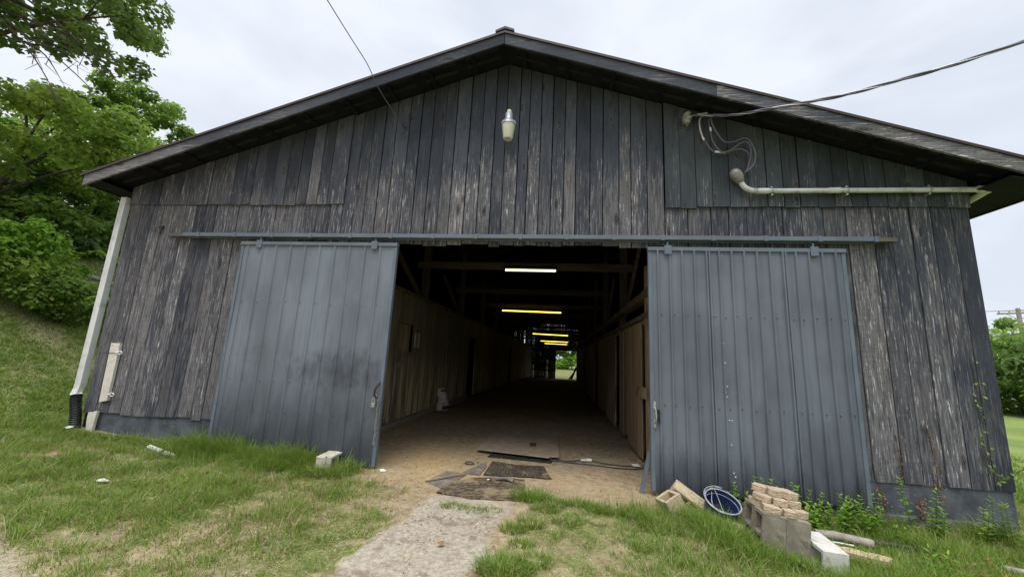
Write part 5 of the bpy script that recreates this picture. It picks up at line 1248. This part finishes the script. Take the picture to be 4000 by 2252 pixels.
# bare twigs below the maple crown
t = thing('dead_branch', 'bare grey dead branch reaching down from the maple crown', 'branch', P3(-62, 11.5, 7.0)); mb = MB(); rd = random.Random(8)
for k in range(9):
    s0 = Vector((-1.2, 0, .9))+Vector((rd.uniform(-.5, .6), rd.uniform(-.4, .4), rd.uniform(-.3, .3))); e = Vector((1.1+rd.uniform(-.5, .5), rd.uniform(-.5, .5), -.9+rd.uniform(-.6, .8)))
    md = s0.lerp(e, .5)+Vector((0, 0, .15)); mb.tube(smooth_path([s0, md, e], 4), [.022*(1-i/9.2) for i in range(9)], 5)
    for j in range(4): q_ = s0.lerp(e, rd.uniform(.3, .9)); mb.tube([q_, q_+Vector((rd.uniform(.1, .5), rd.uniform(-.2, .2), rd.uniform(-.4, .3)))], [.007, .003], 4)
mb.build('twigs', M_BARK, t)
# split rail fence
t = thing('rail_fence', 'weathered grey split rail fence half hidden in the left bushes', 'fence', (0, 0, 0)); fp = [P3(-60.8, 14.6, 3.42), P3(-57.6, 14.3, 3.18), P3(-54.6, 14.2, 2.93), P3(-51.6, 14.5, 2.7), P3(-48.8, 15.1, 2.5)]
rd = random.Random(3)
for i, p in enumerate(fp):
    z0 = gz(p[0], p[1]); mb = MB(); mb.box(p[0]-.07, p[0]+.07, p[1]-.06, p[1]+.06, z0-.3, p[2]+.04); mb.build('post', M_BARKP, t, bevel=.015)
    if i:
        o_ = fp[i-1]
        for h_ in (-.05, -.42, -.78):
            mb = MB(); mb.tube([(o_[0], o_[1]-.02, o_[2]+h_+rd.uniform(-.04, .04)), ((o_[0]+p[0])/2, (o_[1]+p[1])/2, (o_[2]+p[2])/2+h_-.03), (p[0], p[1]+.02, p[2]+h_+rd.uniform(-.04, .04))], .065, 7); mb.build('rail', M_BARKP, t)
# right side trees, pole, car
tree('roadside_tree', 'green tree beyond the right corner of the barn', onb(45.2, 36), P3(45.0, 36, 2.6), (3.0, 3, 2.2), 60, .8, 11000, .20, M_LF_M, 30, .14, group=None)
tree('roadside_tree', 'darker low tree at the right picture edge', onb(47.5, 33), P3(47.8, 33, 1.9), (2.6, 2.6, 1.8), 50, .8, 9000, .20, M_LF_D, 31, .12)
tree('dense_bush', 'dark hedge bush right behind the barn corner', onb(43.2, 38), P3(43.0, 38, 1.2), (3, 3, 1.7), 40, .8, 7000, .2, M_LF_D, 32, .1, cat='bush')
for i, (x, y, r_, z_) in enumerate([(-3.2, 54, 2.6, 2.2), (.4, 53.5, 2.4, 2.3), (3.6, 54, 2.6, 2.4), (1.8, 56, 2.8, 3.6), (-1.6, 56, 2.8, 3.8)]):
    tree('vine_covered_bush', ['leafy bush at the left behind the far doorway', 'leafy bush straight behind the far doorway', 'leafy bush at the right behind the far doorway', 'taller bush behind the far doorway on the right', 'taller bush behind the far doorway on the left'][i], (x, y, gz(x, y)), (x, y, z_), (r_, 1.6, 2.4), 50, .6, 6500, .22, M_LF_B if i % 2 else M_LF_M, 40+i, .08, cat='bush')
px_, py_, _ = P3(45.85, 58, 0); z0 = gz(px_, py_)
t = thing('utility_pole', 'wooden utility pole with a crossarm and transformer at the far right', 'utility pole', (px_, py_, z0)); H_ = 1.5+.108*58-z0
mb = MB(); mb.tube([(0, 0, -.3), (0, 0, H_+.35)], [.19, .15], 10); mb.build('pole', M_BARKP, t, smooth='auto')
dx_, dy_ = math.cos(R(45.85)), -math.sin(R(45.85))
mb = MB(); mb.bar((-dx_*1.25, -dy_*1.25, H_-.1), (dx_*1.25, dy_*1.25, H_-.1), .12, .14); mb.bar((-dx_*.7, -dy_*.7, H_-.15), (0, 0, H_-.75), .05, .05); mb.bar((dx_*.7, dy_*.7, H_-.15), (0, 0, H_-.75), .05, .05); mb.build('crossarm', M_BARKP, t)
for k in (-1.1, -.5, .5, 1.1): mb = MB(); mb.tube([(dx_*k, dy_*k, H_-.05), (dx_*k, dy_*k, H_+.16)], .05, 8); mb.build('insulator', M_CERAM, t)
mb = MB(); mb.tube([(dx_*.42, dy_*.42, H_-2.2), (dx_*.42, dy_*.42, H_-1.3)], .24, 12); mb.build('transformer', M_ALU, t)
t = thing('power_lines', 'thin power lines running from the utility pole behind the barn', 'power line')
for i, k in enumerate((-1.1, -.5, .5, 1.1)):
    a = Vector((px_+dx_*k, py_+dy_*k, z0+H_+.16)); e = a+Vector((-58, 34, .5)); e2 = a+Vector((50, -30, 1)); mb = MB(); mb.tube([e, e.lerp(a, .5)-Vector((0, 0, 1.0)), a, a.lerp(e2, .5)-Vector((0, 0, 1.0)), e2], .018, 5); mb.build('wire', M_WIREG, t)
cxx, cyy, _ = P3(44.9, 41, 0); z0 = gz(cxx, cyy); t = thing('parked_car', 'small white parked car glimpsed between the trees at the right edge', 'car', (cxx, cyy, z0), (0, 0, R(20)))
mb = MB(); mb.prism([(-2.1, .3), (-2.1, .75), (-1.9, .85), (-1.2, .9), (-.7, 1.38), (.7, 1.40), (1.35, .92), (2.05, .80), (2.1, .3)], -.82, .82, Matrix.Rotation(R(90), 4, 'X')); mb.build('body', M_CAR, t, bevel=.05)
mb = MB(); mb.prism([(-1.05, .95), (-.66, 1.32), (.64, 1.34), (1.15, .95)], -.825, .825, Matrix.Rotation(R(90), 4, 'X')); mb.build('side_window', M_GLASS, t)
for xx in (-1.35, 1.35):
    for yy in (-.78, .78):
        mb = MB(); mb.tube([(xx, yy-.09, .32), (xx, yy+.09, .32)], .32, 16); mb.build('wheel', M_BLACK, t)
